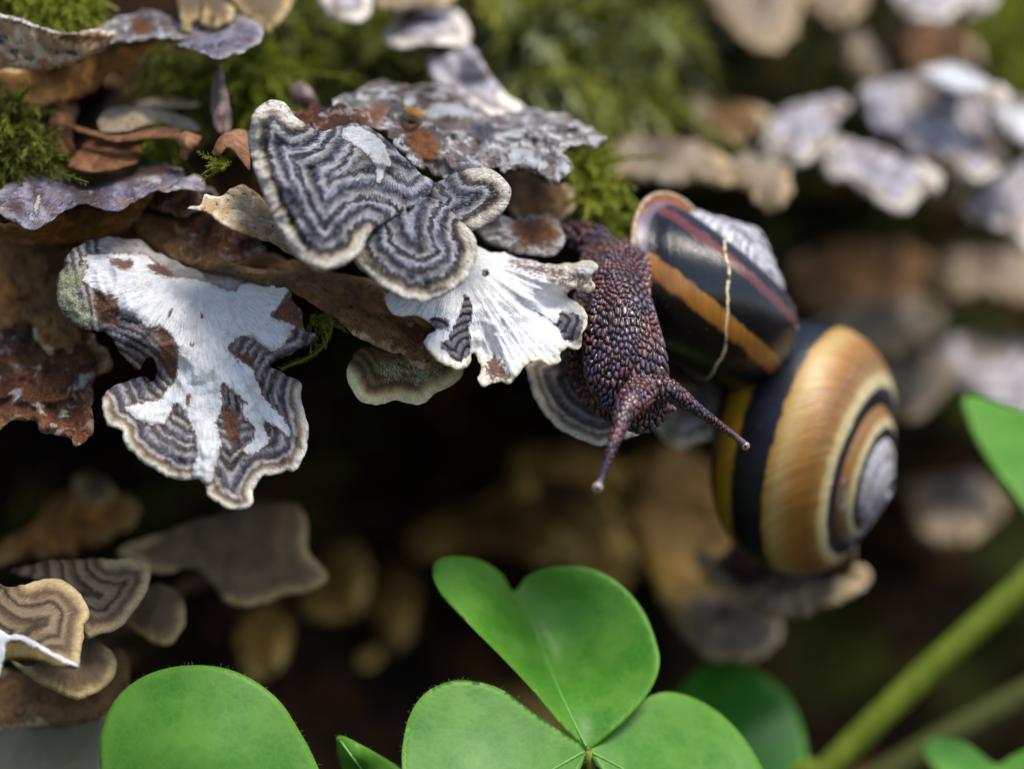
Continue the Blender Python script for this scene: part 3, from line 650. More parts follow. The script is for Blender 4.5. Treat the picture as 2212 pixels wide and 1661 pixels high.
lobe3 = [(900, 420), (930, 400), (957, 388), (991, 371), (1024, 362), (1052, 364), (1082, 380), (1104, 408), (1100, 434), (1087, 460), (1057, 480), (1022, 498), (990, 486), (950, 470), (910, 450)]
lobe3_d = [(900, 430, 402), (991, 371, 402), (1052, 364, 400), (1104, 410, 397), (1087, 460, 395.5), (1022, 498, 395), (960, 440, 398)]
fungus('dark slate and cream striped three-lobed velvet cap at the middle of the shelf',
       [dict(outline=tongue, ctrl=tongue_d, face='slate', spacing=.3, jag=.14, ruf=2.0, ruff=.25, th=1.1, center=(842, 306), folds=(6.0, 2.2), ridges=.45, grain=.15, crumple=(1.0, .3), anchor=(770, 420), stalkw=.18,
             masks={'mw': [([(745, 276), (775, 274), (820, 300), (838, 330), (846, 362), (835, 360), (826, 388), (814, 392), (812, 360), (790, 330), (760, 310), (740, 296)], 3.5)]}),
        dict(outline=lobe2, ctrl=lobe2_d, face='slate', spacing=.3, jag=.12, ruf=1.1, ruff=.3, th=1.0, center=(880, 420), folds=(5, 1.2), crumple=(.5, .35), ridges=.45, grain=.12),
        dict(outline=lobe3, ctrl=lobe3_d, face='slate', spacing=.3, jag=.1, ruf=.3, th=1.0, center=(930, 430), folds=(4, .6), ridges=.35, grain=.1)])

# white fan with pores below it
fan = A_(1, 1, [(560, -60), (760, -90), (880, -60), (960, -30), (1050, -20), (1200, 20), (1350, 50), (1480, 40), (1620, 38), (1662, 70), (1632, 130), (1640, 200), (1600, 240), (1540, 222), (1485, 232), (1468, 262), (1540, 310), (1590, 370), (1597, 430), (1562, 500), (1550, 590), (1510, 608), (1460, 590), (1420, 640), (1430, 680), (1380, 708), (1300, 690), (1220, 702), (1150, 760), (1090, 825), (1040, 808), (1005, 822), (962, 832), (930, 853), (890, 830), (880, 790), (905, 740), (890, 690), (855, 640), (838, 690), (800, 725), (745, 742), (695, 722), (640, 685), (575, 625), (538, 565), (560, 515), (615, 480), (560, 430), (480, 395), (400, 395), (320, 372), (288, 305), (300, 240), (400, 120)])
fan_d = A_(1, 1, [(560, -60, 402), (880, -60, 406), (1200, 20, 408), (1480, 40, 406), (1640, 80, 402), (1620, 230, 401), (1470, 262, 404), (1590, 400, 398), (1530, 590, 397), (1440, 500, 400), (1420, 660, 397.5), (1150, 740, 396), (930, 840, 393.5), (1000, 500, 399.5), (1200, 400, 401), (1300, 200, 401.5), (1350, 300, 405), (860, 640, 399), (780, 680, 395), (640, 680, 393.5), (545, 560, 393), (700, 550, 394.5), (400, 390, 393), (290, 300, 392), (450, 200, 398), (850, 300, 399.5)])
fungus('white fan of radiating pores with ragged rim, touching the snail',
       [dict(outline=fan, ctrl=fan_d, face='white', pore=True, backmat='slate2', spacing=.25, jag=.17, ruf=.55, ruff=.5, th=.8, center=(985, 545), folds=(11, 1.1), ridges=.12, grain=.2, anchor=(1010, 590), stalkw=.3,
             masks={'md': [(A_(1, 1, [(720, 470), (770, 360), (795, 255), (850, 310), (830, 480), (838, 610), (770, 690), (700, 650), (640, 570), (690, 540)]), 4), (A_(1, 1, [(1250, 352), (1400, 460), (1440, 540), (1500, 560), (1545, 520), (1560, 410), (1430, 360), (1390, 440), (1330, 400)]), 4), (A_(1, 1, [(912, 95), (945, 88), (960, 115), (930, 142), (912, 125)]), 2.5), (A_(1, 1, [(580, 400), (700, 420), (690, 480), (610, 470)]), 6)],
                    'mb': [(A_(1, 1, [(1100, 40), (1400, 70), (1500, 110), (1620, 150), (1560, 200), (1400, 160), (1250, 110)]), 22), (A_(1, 1, [(940, 700), (1000, 640), (1090, 780), (1010, 800), (940, 790)]), 14)]})])

# brown mottled shelf and the small olive-brown two-lobed cap under it
shelf = [(285, 480), (360, 495), (430, 535), (520, 575), (620, 585), (720, 590), (800, 605), (850, 650), (900, 700), (945, 770), (915, 800), (860, 770), (806, 745), (770, 728), (742, 705), (700, 672), (640, 636), (560, 615), (480, 594), (400, 575), (335, 540)]
fungus('mottled brown bracket with a pale ridged edge bridging the white fungi',
       [dict(outline=shelf, ctrl=[(285, 480, 412), (430, 535, 408), (620, 585, 406), (800, 605, 406), (945, 770, 402), (850, 770, 400), (742, 705, 399), (640, 636, 401), (480, 594, 404), (335, 540, 409), (780, 660, 403)], face='umber', spacing=.35, jag=.15, ruf=.6, th=1.6, center=(560, 470), folds=(4, .3), ridges=.3, crumple=(.7, .4), anchor=(620, 600), stalkw=.3)])
two = A_(1, 1, [(160, 590), (90, 620), (72, 660), (40, 715), (34, 780), (60, 850), (115, 925), (195, 962), (280, 958), (350, 938), (440, 955), (500, 960), (560, 932), (618, 882), (700, 850), (770, 790), (795, 725), (760, 640), (640, 560), (540, 460), (400, 400), (260, 400), (210, 480), (225, 560)])
fungus('small olive-brown cap with two pale-edged lobes hanging under the mottled bracket',
       [dict(outline=two, ctrl=A_(1, 1, [(260, 420, 404), (540, 460, 404), (780, 720, 404), (600, 890, 401), (440, 955, 398.5), (350, 900, 400.5), (195, 960, 397), (40, 770, 399), (160, 600, 403), (230, 760, 398), (520, 750, 401)]), face='lobed_brown', spacing=.3, jag=.1, ruf=.3, th=1.0, center=(820, 690), folds=(2.5, .5), ridges=.3, anchor=(850, 715),
             masks={'mg': [(A_(1, 1, [(260, 700), (360, 690), (400, 780), (300, 800)]), 15), (A_(1, 1, [(430, 560), (640, 640), (620, 780), (480, 800)]), 22)], 'mb': [(A_(1, 1, [(240, 400), (520, 460), (620, 640), (500, 640), (340, 560), (330, 680), (230, 640), (220, 520)]), 14)]})])
# cream wedge seen from below, left of the dark cap
wedge = A_(0, 0, [(1210, 1358), (1240, 1338), (1300, 1335), (1325, 1260), (1380, 1270), (1440, 1262), (1500, 1222), (1580, 1205), (1660, 1250), (1740, 1330), (1830, 1440), (1960, 1600), (2060, 1700), (2000, 1710), (1880, 1650), (1790, 1580), (1690, 1545), (1570, 1505), (1450, 1462), (1360, 1400), (1300, 1360)])
fungus('cream-brown wedge underside with curled lip, tucked left of the dark striped cap',
       [dict(outline=wedge, ctrl=A_(0, 0, [(1210, 1358, 396), (1500, 1222, 400), (1660, 1260, 402), (2000, 1680, 396), (1570, 1500, 394), (1360, 1400, 395), (1600, 1380, 398)]), face='cream', pore=True, spacing=.33, jag=.18, ruf=.5, th=.7, center=(620, 430), folds=(5, .6), anchor=(590, 450))])

# left: wet lilac ledge, its olive underside, rusty bracket
ledge = A_(0, 0, [(-60, 1260), (0, 1235), (60, 1180), (150, 1130), (300, 1115), (420, 1130), (560, 1190), (680, 1178), (800, 1140), (930, 1080), (1050, 1048), (1110, 1080), (1180, 1100), (1205, 1150), (1250, 1128), (1300, 1150), (1326, 1210), (1305, 1242), (1200, 1222), (1080, 1240), (1000, 1232), (900, 1290), (830, 1330), (740, 1370), (620, 1340), (530, 1320), (420, 1370), (330, 1430), (230, 1485), (120, 1462), (0, 1385), (-60, 1330)])
fungus('wet lilac-grey wavy ledge with maroon upper edge, left end of the shelf',
       [dict(outline=ledge, ctrl=A_(0, 0, [(-60, 1290, 402), (60, 1190, 408), (300, 1120, 412), (560, 1195, 411), (930, 1085, 414), (1180, 1105, 412), (1320, 1210, 408), (1100, 1200, 405), (830, 1320, 402), (740, 1368, 400), (530, 1318, 403), (230, 1483, 395), (100, 1330, 398), (330, 1280, 403), (560, 1260, 406)]), face='lilac', spacing=.3, jag=.2, ruf=.9, ruff=.4, th=1.0, center=(180, 370), folds=(6, .8), ridges=.35, crumple=(1.2, .4), grain=.2, anchor=(200, 400),
             masks={'mb': [(A_(0, 0, [(780, 1150), (930, 1090), (1050, 1060), (1190, 1110), (1190, 1140), (1050, 1130), (900, 1150), (800, 1180)]), 8), (A_(0, 0, [(560, 1190), (680, 1180), (640, 1210)]), 8), (A_(0, 0, [(60, 1290), (140, 1300), (150, 1370), (80, 1360)]), 14)], 'mw': [(A_(0, 0, [(225, 1340), (250, 1270), (265, 1260), (250, 1340), (235, 1390)]), 4), (A_(0, 0, [(930, 1150), (1020, 1140), (1040, 1180), (960, 1190)]), 9)]})])
fungus('olive-tan underside curving beneath the lilac ledge',
       [dict(outline=A_(0, 0, [(60, 1450), (300, 1430), (530, 1330), (740, 1370), (930, 1270), (1010, 1240), (960, 1330), (860, 1450), (720, 1540), (520, 1580), (300, 1590), (60, 1560), (-60, 1520), (-60, 1440)]), ctrl=A_(0, 0, [(60, 1450, 403), (530, 1330, 408), (960, 1290, 411), (850, 1450, 413), (500, 1570, 412), (0, 1520, 407)]), face='tan_pore', pore=True, spacing=.5, jag=.15, ruf=.8, th=.9, anchor=(150, 500))])
fungus('orange-brown crumpled bracket behind the top of the white torn fungus',
       [dict(outline=A_(0, 0, [(860, 1450), (930, 1400), (1050, 1400), (1150, 1440), (1300, 1480), (1500, 1560), (1700, 1640), (1850, 1700), (1800, 1820), (1500, 1790), (1200, 1720), (1000, 1640), (900, 1540)]), ctrl=A_(0, 0, [(860, 1450, 420), (1300, 1480, 424), (1850, 1700, 414), (1500, 1790, 410), (1000, 1640, 412)]), face='tan_pore', spacing=.5, jag=.3, ruf=1.4, ruff=.3, th=.9, folds=(5, 1.0), anchor=(420, 540))])
fungus('greyish brown sloping bracket behind the white torn fungus',
       [dict(outline=A_(0, 0, [(-60, 1530), (200, 1570), (480, 1590), (650, 1530), (900, 1480), (1000, 1600), (900, 1700), (600, 1800), (420, 2000), (350, 2100), (100, 2130), (-60, 2100)]), ctrl=A_(0, 0, [(-60, 1540, 418), (900, 1490, 420), (900, 1700, 419), (420, 2000, 416), (-60, 2100, 416)]), face='tan_pore', pore=True, spacing=.6, jag=.2, ruf=1.5, th=1, anchor=(130, 600))])
rust = A_(0, 1, [(-60, 400), (100, 395), (300, 440), (520, 470), (590, 560), (615, 660), (622, 760), (600, 860), (590, 1000), (612, 1105), (560, 1180), (520, 1225), (480, 1232), (458, 1190), (400, 1165), (300, 1160), (240, 1130), (228, 1060), (180, 1055), (80, 1085), (0, 1140), (-60, 1155)])
fungus('glossy rust and white weathered bracket at the log end, left of the torn white fungus',
       [dict(outline=rust, ctrl=A_(0, 1, [(-60, 400, 418), (300, 440, 416), (590, 560, 412), (610, 860, 407), (600, 1100, 401), (480, 1230, 398), (300, 1150, 400), (180, 1050, 402), (-60, 1150, 400), (200, 750, 409), (330, 880, 404), (100, 900, 406), (480, 950, 405)]), face='rust', spacing=.33, jag=.3, ruf=1.0, ruff=.35, th=1.1, center=(90, 690), folds=(4, .8), ridges=.4, crumple=(1.8, .4), grain=.25, anchor=(90, 740),
             masks={'mb': [(A_(0, 1, [(220, 830), (420, 830), (440, 960), (300, 980), (220, 900)]), 16)]})])

# upper left: cream spotted bracket, frilled bracket
fungus('cream underside bracket with dark specks and a white crusted rim, under the bright moss tuft',
       [dict(outline=A_(0, 0, [(-60, 70), (0, 88), (80, 100), (200, 150), (350, 200), (500, 212), (620, 190), (700, 205), (760, 200), (740, 250), (650, 330), (560, 380), (430, 432), (280, 462), (100, 440), (-60, 420)]), ctrl=A_(0, 0, [(-60, 80, 408), (200, 150, 408), (500, 212, 409), (750, 205, 411), (560, 380, 411), (280, 460, 412), (-60, 420, 411)]), face='cream', pore=True, spacing=.4, jag=.2, ruf=.6, th=1.0, center=(100, 180), folds=(5, .7), anchor=(120, 100),
             masks={'mb': [(A_(0, 0, [(380, 210), (560, 220), (720, 220), (660, 320), (560, 290), (420, 280)]), 16)], 'md': [(A_(0, 0, [(60, 315), (120, 330), (110, 360), (70, 350)]), 3), (A_(0, 0, [(150, 365), (230, 370), (225, 388), (160, 385)]), 3), (A_(0, 0, [(330, 320), (420, 330), (520, 340), (500, 365), (380, 350)]), 6), (A_(0, 0, [(0, 220), (40, 230), (40, 290), (0, 280)]), 5)], 'mw': [(A_(0, 0, [(-60, 66), (0, 84), (200, 145), (350, 195), (500, 205), (520, 222), (350, 215), (200, 170), (0, 110), (-60, 92)]), 4)]})])
fungus('long ochre underside bracket below the cream spotted one',
       [dict(outline=A_(0, 0, [(-60, 430), (150, 455), (430, 430), (640, 340), (850, 270), (1020, 250), (960, 340), (860, 420), (820, 520), (760, 480), (700, 500), (600, 600), (480, 640), (330, 685), (200, 712), (60, 645), (-60, 615)]), ctrl=A_(0, 0, [(-60, 430, 415), (430, 430, 416), (1000, 260, 418), (820, 510, 419), (600, 600, 418), (200, 710, 416), (-60, 600, 416)]), face='tan_pore', pore=True, spacing=.5, jag=.2, ruf=1.2, th=1.0, anchor=(150, 170))])
fungus('frilled brown bracket with a blue-white scalloped lip, above the upright bud scale',
       [dict(outline=A_(0, 0, [(1080, 255), (1180, 235), (1260, 165), (1400, 130), (1520, 95), (1600, 110), (1660, 145), (1695, 205), (1680, 272), (1600, 330), (1510, 362), (1440, 378), (1340, 365), (1230, 320), (1140, 285)]), ctrl=A_(0, 0, [(1080, 255, 418), (1260, 165, 422), (1520, 95, 424), (1690, 200, 416), (1560, 345, 409), (1440, 378, 408), (1230, 320, 411), (1420, 250, 415)]), face='lilac', spacing=.33, jag=.22, ruf=.7, th=.9, center=(455, 55), folds=(8, .9), ridges=.3, anchor=(455, 75)),
        dict(outline=A_(0, 0, [(640, 190), (720, 130), (860, 90), (980, 70), (1080, 120), (1150, 150), (1250, 210), (1180, 250), (1080, 260), (980, 250), (860, 270), (760, 290), (700, 280), (740, 230)]), ctrl=A_(0, 0, [(640, 190, 414), (860, 90, 420), (1080, 120, 420), (1250, 210, 418), (980, 250, 413), (720, 280, 411)]), face='grey', spacing=.4, jag=.35, ruf=1.6, ruff=.4, th=.9, folds=(6, 1.2), masks={'mb': [(A_(0, 0, [(860, 130), (1000, 150), (960, 230), (860, 220)]), 10)]})])
for lb, o_, c_ in (('upright ruffled tan lobe rising behind the frilled bracket', [(1150, -60), (1290, -40), (1300, 60), (1290, 120), (1240, 160), (1250, 220), (1180, 210), (1160, 120)], 419),
                   ('broad folded tan lobe above the scalloped lip', [(1310, -60), (1400, -60), (1440, 0), (1530, 60), (1500, 150), (1440, 170), (1360, 190), (1300, 150), (1310, 60)], 422),
                   ('smooth tan cap with a pale rim overhanging the green moss sprays', [(1480, -80), (1900, -80), (1885, 40), (1830, 140), (1730, 215), (1660, 160), (1560, 90), (1500, 20)], 428)):
    o2 = A_(0, 0, o_); y0 = min(p[1] for p in o2); y1 = max(p[1] for p in o2); x0 = min(p[0] for p in o2); x1 = max(p[0] for p in o2)
    fungus(lb, [dict(outline=o2, ctrl=[(x0, y0, c_ + 2), (x1, y0, c_ + 3), (x0, y1, c_ - 4), (x1, y1, c_ - 3), ((x0 + x1) / 2, (y0 + y1) / 2, c_ - 3)], face='tan_soft', spacing=.45, jag=.2, ruf=1.2, th=1.0, folds=(4, 1.0))])

# upper middle: shaggy grey mass and curled caps behind
shag = A_(1, 0, [(-40, 660), (60, 600), (130, 560), (300, 530), (500, 550), (700, 565), (790, 640), (900, 700), (1000, 735), (1150, 700), (1300, 722), (1450, 742), (1540, 800), (1640, 842), (1722, 888), (1690, 930), (1655, 962), (1580, 935), (1500, 950), (1440, 1000), (1490, 1060), (1503, 1112), (1450, 1170), (1400, 1212), (1340, 1180), (1270, 1120), (1200, 1085), (1110, 1110), (1050, 1125), (1020, 1080), (900, 1090), (760, 1170), (640, 1160), (520, 1090), (430, 1010), (330, 920), (250, 860), (130, 790), (0, 760)])
shag_d = A_(1, 0, [(-40, 660, 412), (300, 530, 424), (700, 565, 426), (1000, 735, 424), (1300, 722, 424), (1720, 890, 416), (1640, 950, 412), (1450, 980, 411), (1500, 1100, 407), (1400, 1212, 405), (1200, 1080, 410), (1050, 1120, 406), (760, 1160, 403), (520, 1090, 404), (250, 860, 407), (600, 850, 411), (1000, 900, 413), (1300, 860, 415), (1150, 980, 411)])
fungus('shaggy weathered grey fungus with an orange scar and white torn tips, above the dark cap',
       [dict(outline=shag, ctrl=shag_d, face='grey', spacing=.3, jag=.4, ruf=1.2, ruff=.35, th=1.3, center=(930, 196), folds=(7, 1.0), ridges=.4, crumple=(2.2, .42), grain=.3, anchor=(950, 260), stalkw=.25,
             masks={'mb': [(A_(1, 0, [(400, 860), (450, 810), (540, 830), (600, 900), (640, 980), (600, 1040), (520, 1030), (430, 930)]), 10), (A_(1, 0, [(130, 720), (280, 690), (260, 800), (180, 790)]), 12)],
                    'mw': [(A_(1, 0, [(1090, 990), (1180, 960), (1300, 1010), (1340, 1080), (1260, 1100), (1190, 1060), (1100, 1070)]), 5), (A_(1, 0, [(560, 700), (700, 670), (860, 720), (940, 760), (820, 760), (640, 760), (580, 780)]), 8), (A_(1, 0, [(1600, 880), (1690, 890), (1660, 940), (1600, 920)]), 6), (A_(1, 0, [(410, 640), (470, 625), (480, 670), (420, 690)]), 4), (A_(1, 0, [(1390, 1040), (1470, 1060), (1480, 1130), (1400, 1180)]), 8), (A_(1, 0, [(990, 880), (1180, 830), (1190, 880), (1060, 920)]), 5)],
                    'md': [(A_(1, 0, [(840, 800), (980, 820), (960, 920), (860, 880)]), 12), (A_(1, 0, [(1000, 840), (1080, 830), (1060, 870)]), 4)]})])
fungus('small rust-orange crumb-like cap sitting on the shaggy grey fungus',
       [dict(outline=A_(1, 0, [(410, 700), (460, 690), (530, 715), (550, 760), (510, 805), (450, 790), (415, 750)]), ctrl=A_(1, 0, [(410, 700, 411), (550, 760, 411), (450, 790, 408), (480, 740, 407)]), face='tan_pore', spacing=.35, jag=.25, ruf=.6, th=1.2)])
fungus('curled silver-grey funnel-shaped fungus standing behind the shaggy one',
       [dict(outline=A_(1, 0, [(545, 350), (600, 300), (700, 280), (800, 275), (870, 330), (930, 430), (1000, 530), (1080, 620), (1190, 700), (1180, 780), (1000, 790), (880, 720), (780, 640), (640, 560), (560, 460)]), ctrl=A_(1, 0, [(545, 400, 440), (800, 290, 440), (870, 400, 432), (1000, 540, 432), (1180, 720, 430), (900, 740, 424), (700, 600, 432), (690, 450, 436), (780, 520, 436)]), face='pale', spacing=.5, jag=.1, ruf=.8, th=1.4, folds=(3, 1.0)),
        dict(outline=A_(1, 0, [(275, 220), (330, 140), (420, 75), (560, 55), (720, 65), (800, 120), (832, 220), (810, 300), (700, 300), (560, 290), (420, 315), (300, 290)]), ctrl=A_(1, 0, [(275, 220, 444), (560, 60, 450), (830, 200, 446), (700, 300, 437), (420, 310, 437), (560, 190, 440)]), face='pale', spacing=.5, jag=.1, ruf=.8, th=1.4)])
for lb, o_, d_, f_ in (('weathered rusty crust bridging the tip of the dark cap and the shaggy grey fungus', [(625, 252), (690, 230), (760, 236), (805, 262), (770, 300), (680, 298)], 406, 'rust'),
                       ('orange-brown curled crust between the cream wedge and the torn white fungus', [(385, 478), (450, 452), (520, 476), (575, 540), (510, 566), (430, 545)], 411, 'rust'),
                       ('dark brown crumbling crust between the rusty bracket and the torn white fungus', [(30, 560), (100, 545), (150, 610), (190, 700), (240, 790), (150, 800), (60, 700)], 413, 'umber'),
                       ('reddish-brown torn crust between the lilac ledge and the cream wedge', [(300, 405), (380, 385), (440, 400), (470, 440), (400, 470), (320, 450)], 414, 'rust')):
    o2 = o_; y0 = min(p[1] for p in o2); y1 = max(p[1] for p in o2); x0 = min(p[0] for p in o2); x1 = max(p[0] for p in o2)
    fungus(lb, [dict(outline=o2, ctrl=[(x0, y0, d_ + 3), (x1, y0, d_ + 3), (x0, y1, d_ - 2), (x1, y1, d_ - 2), ((x0 + x1) / 2, (y0 + y1) / 2, d_ - 1.5)], face=f_, spacing=.4, jag=.4, ruf=1.0, th=1.0, folds=(5, .8), crumple=(1.3, .4), grain=.2)])
#@@FAR
# ------------------------------------------------------------------ lower left brackets and softer ones
def auto_ctrl(o, d, tilt=6, side=0, bow=2):
    """a bracket seen from the front: its rim droops towards the lens, its root lies deeper"""
    o = np.array([p[:2] for p in o]); x0, y0 = o.min(0); x1, y1 = o.max(0); cx = (x0 + x1) / 2
    return [(x0, y0, d + tilt * .5 - side), (x1, y0, d + tilt * .5 + side), (x0, y1, d - tilt * .4 - side), (x1, y1, d - tilt * .4 + side), (cx, y1, d - tilt * .5 - bow * .3), (cx, (y0 + y1) / 2, d - bow)]
def soft(label, o, d, face, tilt=6, side=0, group=None, **kw):
    k = dict(spacing=.6, jag=.15, ruf=.8, th=1.2, folds=(3, .7), ridges=.2)
    if d > 440: k.update(ruf=2.2, th=2.0, curl=1.6, folds=(6, 3.0), jag=.45); tilt = tilt * 1.7
    k.update(kw)
    return fungus(label, [dict(outline=o, ctrl=auto_ctrl(o, d, tilt, side), face=face, **k)], group)
B = lambda p: crop(0, 2, p)
soft('tan cap with fine dark stripes and a notched pale rim, above the split white edge', B([(-60, 480), (60, 490), (200, 455), (350, 438), (450, 470), (540, 560), (568, 620), (580, 680), (545, 735), (548, 800), (530, 900), (500, 1000), (380, 960), (200, 900), (-60, 840)]), 396, 'tan', 9, spacing=.33, center=(-30, 1380), ridges=.25)
soft('split bracket edge, white fuzzy rim over a pale olive underside, at the log end', B([(-60, 760), (0, 765), (60, 795), (120, 790), (250, 850), (400, 930), (512, 985), (490, 1012), (350, 1000), (200, 965), (60, 960), (10, 1020), (-10, 1080), (-60, 1080)]), 391, 'olive', 3, spacing=.3, ridges=0, ruf=.2, masks={'mw': [(B([(-60, 750), (0, 755), (60, 785), (120, 780), (250, 840), (400, 920), (520, 985), (495, 1005), (390, 960), (260, 890), (130, 830), (40, 840), (30, 940), (10, 1000), (-10, 1085), (-60, 1085)]), 4)]})
soft('brown striped cap with pale rim tucked behind the notched tan one', B([(60, 380), (300, 320), (500, 310), (700, 305), (880, 308), (965, 340), (976, 420), (940, 530), (870, 640), (780, 740), (650, 790), (570, 810), (520, 700), (400, 500)]), 407, 'tan', 9, spacing=.4, center=(60, 1230))
soft('small round brown cap with an even pale border beside the striped caps', B([(900, 520), (970, 475), (1060, 460), (1150, 520), (1200, 620), (1195, 740), (1140, 830), (1060, 868), (970, 840), (880, 770), (800, 720), (820, 620)]), 418, 'tan_soft', 6, spacing=.4)
soft('rounded brown cap with a wavy cream border under the split white edge', B([(60, 900), (300, 900), (530, 800), (640, 838), (720, 900), (752, 980), (730, 1080), (640, 1160), (530, 1212), (430, 1190), (300, 1130), (180, 1060), (80, 970)]), 406, 'tan_soft', 8, spacing=.4)
soft('low broad brown bracket at the bottom of the stack behind the big green leaf', B([(-60, 1040), (200, 1040), (500, 1120), (760, 880), (840, 1000), (835, 1150), (780, 1260), (680, 1345), (400, 1370), (150, 1390), (-60, 1400)]), 417, 'umber', 8, spacing=.5)
soft('grey-green lichen-coloured bracket at the foot of the stack', B([(-80, 1380), (300, 1380), (700, 1340), (800, 1450), (800, 1800), (-80, 1800)]), 436, 'pale_brown', 8, masks={'mg': [(B([(-80, 1380), (800, 1380), (800, 1800), (-80, 1800)]), 200)]})
soft('wide wavy fawn bracket with a turned-up pale lip in the shade below the white fungus', B([(760, 250), (900, 180), (1100, 120), (1300, 40), (1600, -40), (1900, -60), (1990, 60), (1995, 240), (2090, 350), (2122, 420), (2040, 500), (1850, 545), (1700, 595), (1560, 612), (1450, 575), (1370, 480), (1260, 375), (1100, 395), (1000, 390), (880, 330)]), 431, 'tan_soft', 10, folds=(5, 1.6), anchor=(480, 1170), masks={'mw': []})
soft('dim ochre underside in the dark recess below the white fungus', B([(-60, -60), (300, -160), (700, -120), (900, -40), (800, 120), (500, 260), (200, 300), (-60, 320)]), 444, 'tan_pore', 8)
soft('small dim orange-brown cap at the log end in the recess', crop(0, 1, [(480, 1420), (600, 1390), (720, 1450), (740, 1560), (640, 1640), (500, 1600)]), 448, 'tan_soft', 4)

# behind the snail head
C5 = lambda p: crop(1, 1, p)
soft('grey striped bracket with pale rim under the crawling snail head', C5([(1215, 690), (1204, 760), (1240, 880), (1300, 990), (1380, 1090), (1450, 1140), (1530, 1190), (1640, 1216), (1730, 1222), (1850, 1185), (1930, 1150), (2015, 1075), (2000, 900), (1900, 700), (1600, 560), (1350, 600)]), 411, 'slate2', 8, spacing=.3, center=(1330, 760), anchor=(1310, 800), ridges=.3)
soft('tiny beige cap peeping right of the snail head', C5([(2040, 720), (2120, 700), (2200, 730), (2245, 800), (2240, 880), (2180, 940), (2080, 900)]), 425, 'pale_brown', 4)
soft('folded pale bracket with a green algae streak right of the snail head', C5([(2000, 1000), (2120, 980), (2300, 860), (2450, 830), (2540, 900), (2520, 1040), (2440, 1160), (2300, 1230), (2190, 1260), (2110, 1210), (2040, 1130)]), 432, 'pale', 6, folds=(3, 1.6), masks={'mg': [(C5([(2040, 1020), (2110, 1010), (2190, 1130), (2180, 1200), (2100, 1180)]), 8)]})
soft('dim tan lobe in shade between the pale folded bracket and the banded shell', C5([(2200, 900), (2330, 860), (2420, 900), (2400, 1000), (2280, 1040)]), 440, 'pale_brown', 4)

# fungi around the right-hand snail and below
soft('big dim olive-brown bracket hanging behind the banded snail', [(1360, 1000), (1450, 960), (1560, 1020), (1600, 1130), (1640, 1240), (1680, 1330), (1672, 1390), (1620, 1425), (1540, 1420), (1480, 1380), (1430, 1300), (1380, 1220), (1340, 1100)], 476, 'mustard', 16, folds=(3, 2))
soft('pale-lipped bracket the banded snail rests on', [(1500, 1190), (1600, 1230), (1750, 1240), (1850, 1220), (1880, 1250), (1830, 1290), (1760, 1320), (1680, 1335), (1620, 1310), (1540, 1270)], 449, 'pale_brown', 8)
soft('blurred fawn cap with a whitish lip low below the banded snail', [(1480, 1290), (1560, 1270), (1660, 1300), (1685, 1360), (1660, 1410), (1590, 1432), (1520, 1410), (1470, 1350)], 462, 'pale_brown', 10, folds=(2, 1.5))
far = [
 ('broad golden ruffled bracket low in the hollow beside the eye stalk', [(1040, 1080), (1120, 1030), (1230, 1050), (1330, 1120), (1370, 1200), (1330, 1290), (1240, 1250), (1150, 1180), (1060, 1160)], 520, 'mustard'),
 ('golden-brown ruffled bracket in the hollow below the small olive-brown cap', [(700, 960), (800, 920), (900, 960), (920, 1040), (860, 1100), (760, 1080), (690, 1030)], 530, 'mustard'),
 ('olive ruffled bracket low in the hollow above the small folded leaflet', [(640, 1180), (740, 1150), (800, 1230), (770, 1330), (680, 1340), (620, 1270)], 500, 'mustard'),
 ('dim curved olive shelf in the recess left of the eye stalk', [(1100, 1010), (1140, 960), (1220, 950), (1300, 975), (1370, 1030), (1400, 1110), (1340, 1120), (1260, 1050), (1180, 1040), (1130, 1080)], 500, 'mustard'),
 ('dim yellow-brown ledge deep below the eye stalk', [(880, 1160), (960, 1110), (1060, 1090), (1180, 1130), (1260, 1180), (1250, 1230), (1140, 1210), (1020, 1190), (920, 1210)], 515, 'mustard'),
 ('dim brown vertical lobe left of the pointing leaf', [(820, 1190), (870, 1160), (900, 1260), (880, 1380), (830, 1400), (800, 1300)], 515, 'mustard'),
 ('small round dim ochre cap low in the recess', [(730, 1360), (790, 1345), (830, 1390), (800, 1440), (740, 1430)], 510, 'mustard'),
 ('dim rounded fawn cap above the big left leaf', [(520, 1330), (580, 1290), (625, 1350), (620, 1430), (560, 1470), (510, 1430)], 475, 'mustard'),
 ('long dim mustard bracket low behind the leaves', [(560, 1500), (760, 1430), (960, 1440), (1160, 1500), (1240, 1600), (1100, 1700), (700, 1700), (560, 1640)], 520, 'mustard'),
 ('brown shaded bracket under the snail shell', [(1720, 560), (1860, 520), (2060, 560), (2140, 640), (2000, 680), (1850, 690), (1720, 660)], 520, 'umber'),
 ('pale blurred ledge behind the banded shell', [(1760, 700), (1860, 650), (1960, 640), (2030, 665), (2020, 730), (1940, 760), (1840, 780), (1770, 760)], 500, 'pale_brown'),
 ('grey-beige blurred cap right of the banded shell top', [(1880, 760), (1980, 740), (2060, 790), (2040, 860), (1960, 910), (1890, 880)], 500, 'pale_brown'),
 ('pinkish-grey blurred bracket right of the banded shell', [(2020, 760), (2090, 720), (2200, 740), (2260, 840), (2260, 960), (2150, 900), (2060, 830)], 505, 'pale'),
 ('blurred pale round cap low right of the banded shell', [(1960, 1060), (2060, 1020), (2150, 1050), (2165, 1110), (2110, 1165), (2040, 1180), (1980, 1140)], 512, 'pale_brown'),
 ('blurred khaki bracket above the pinkish one', [(2020, 560), (2120, 540), (2260, 560), (2260, 660), (2120, 640), (2040, 640)], 515, 'pale_brown'),
]
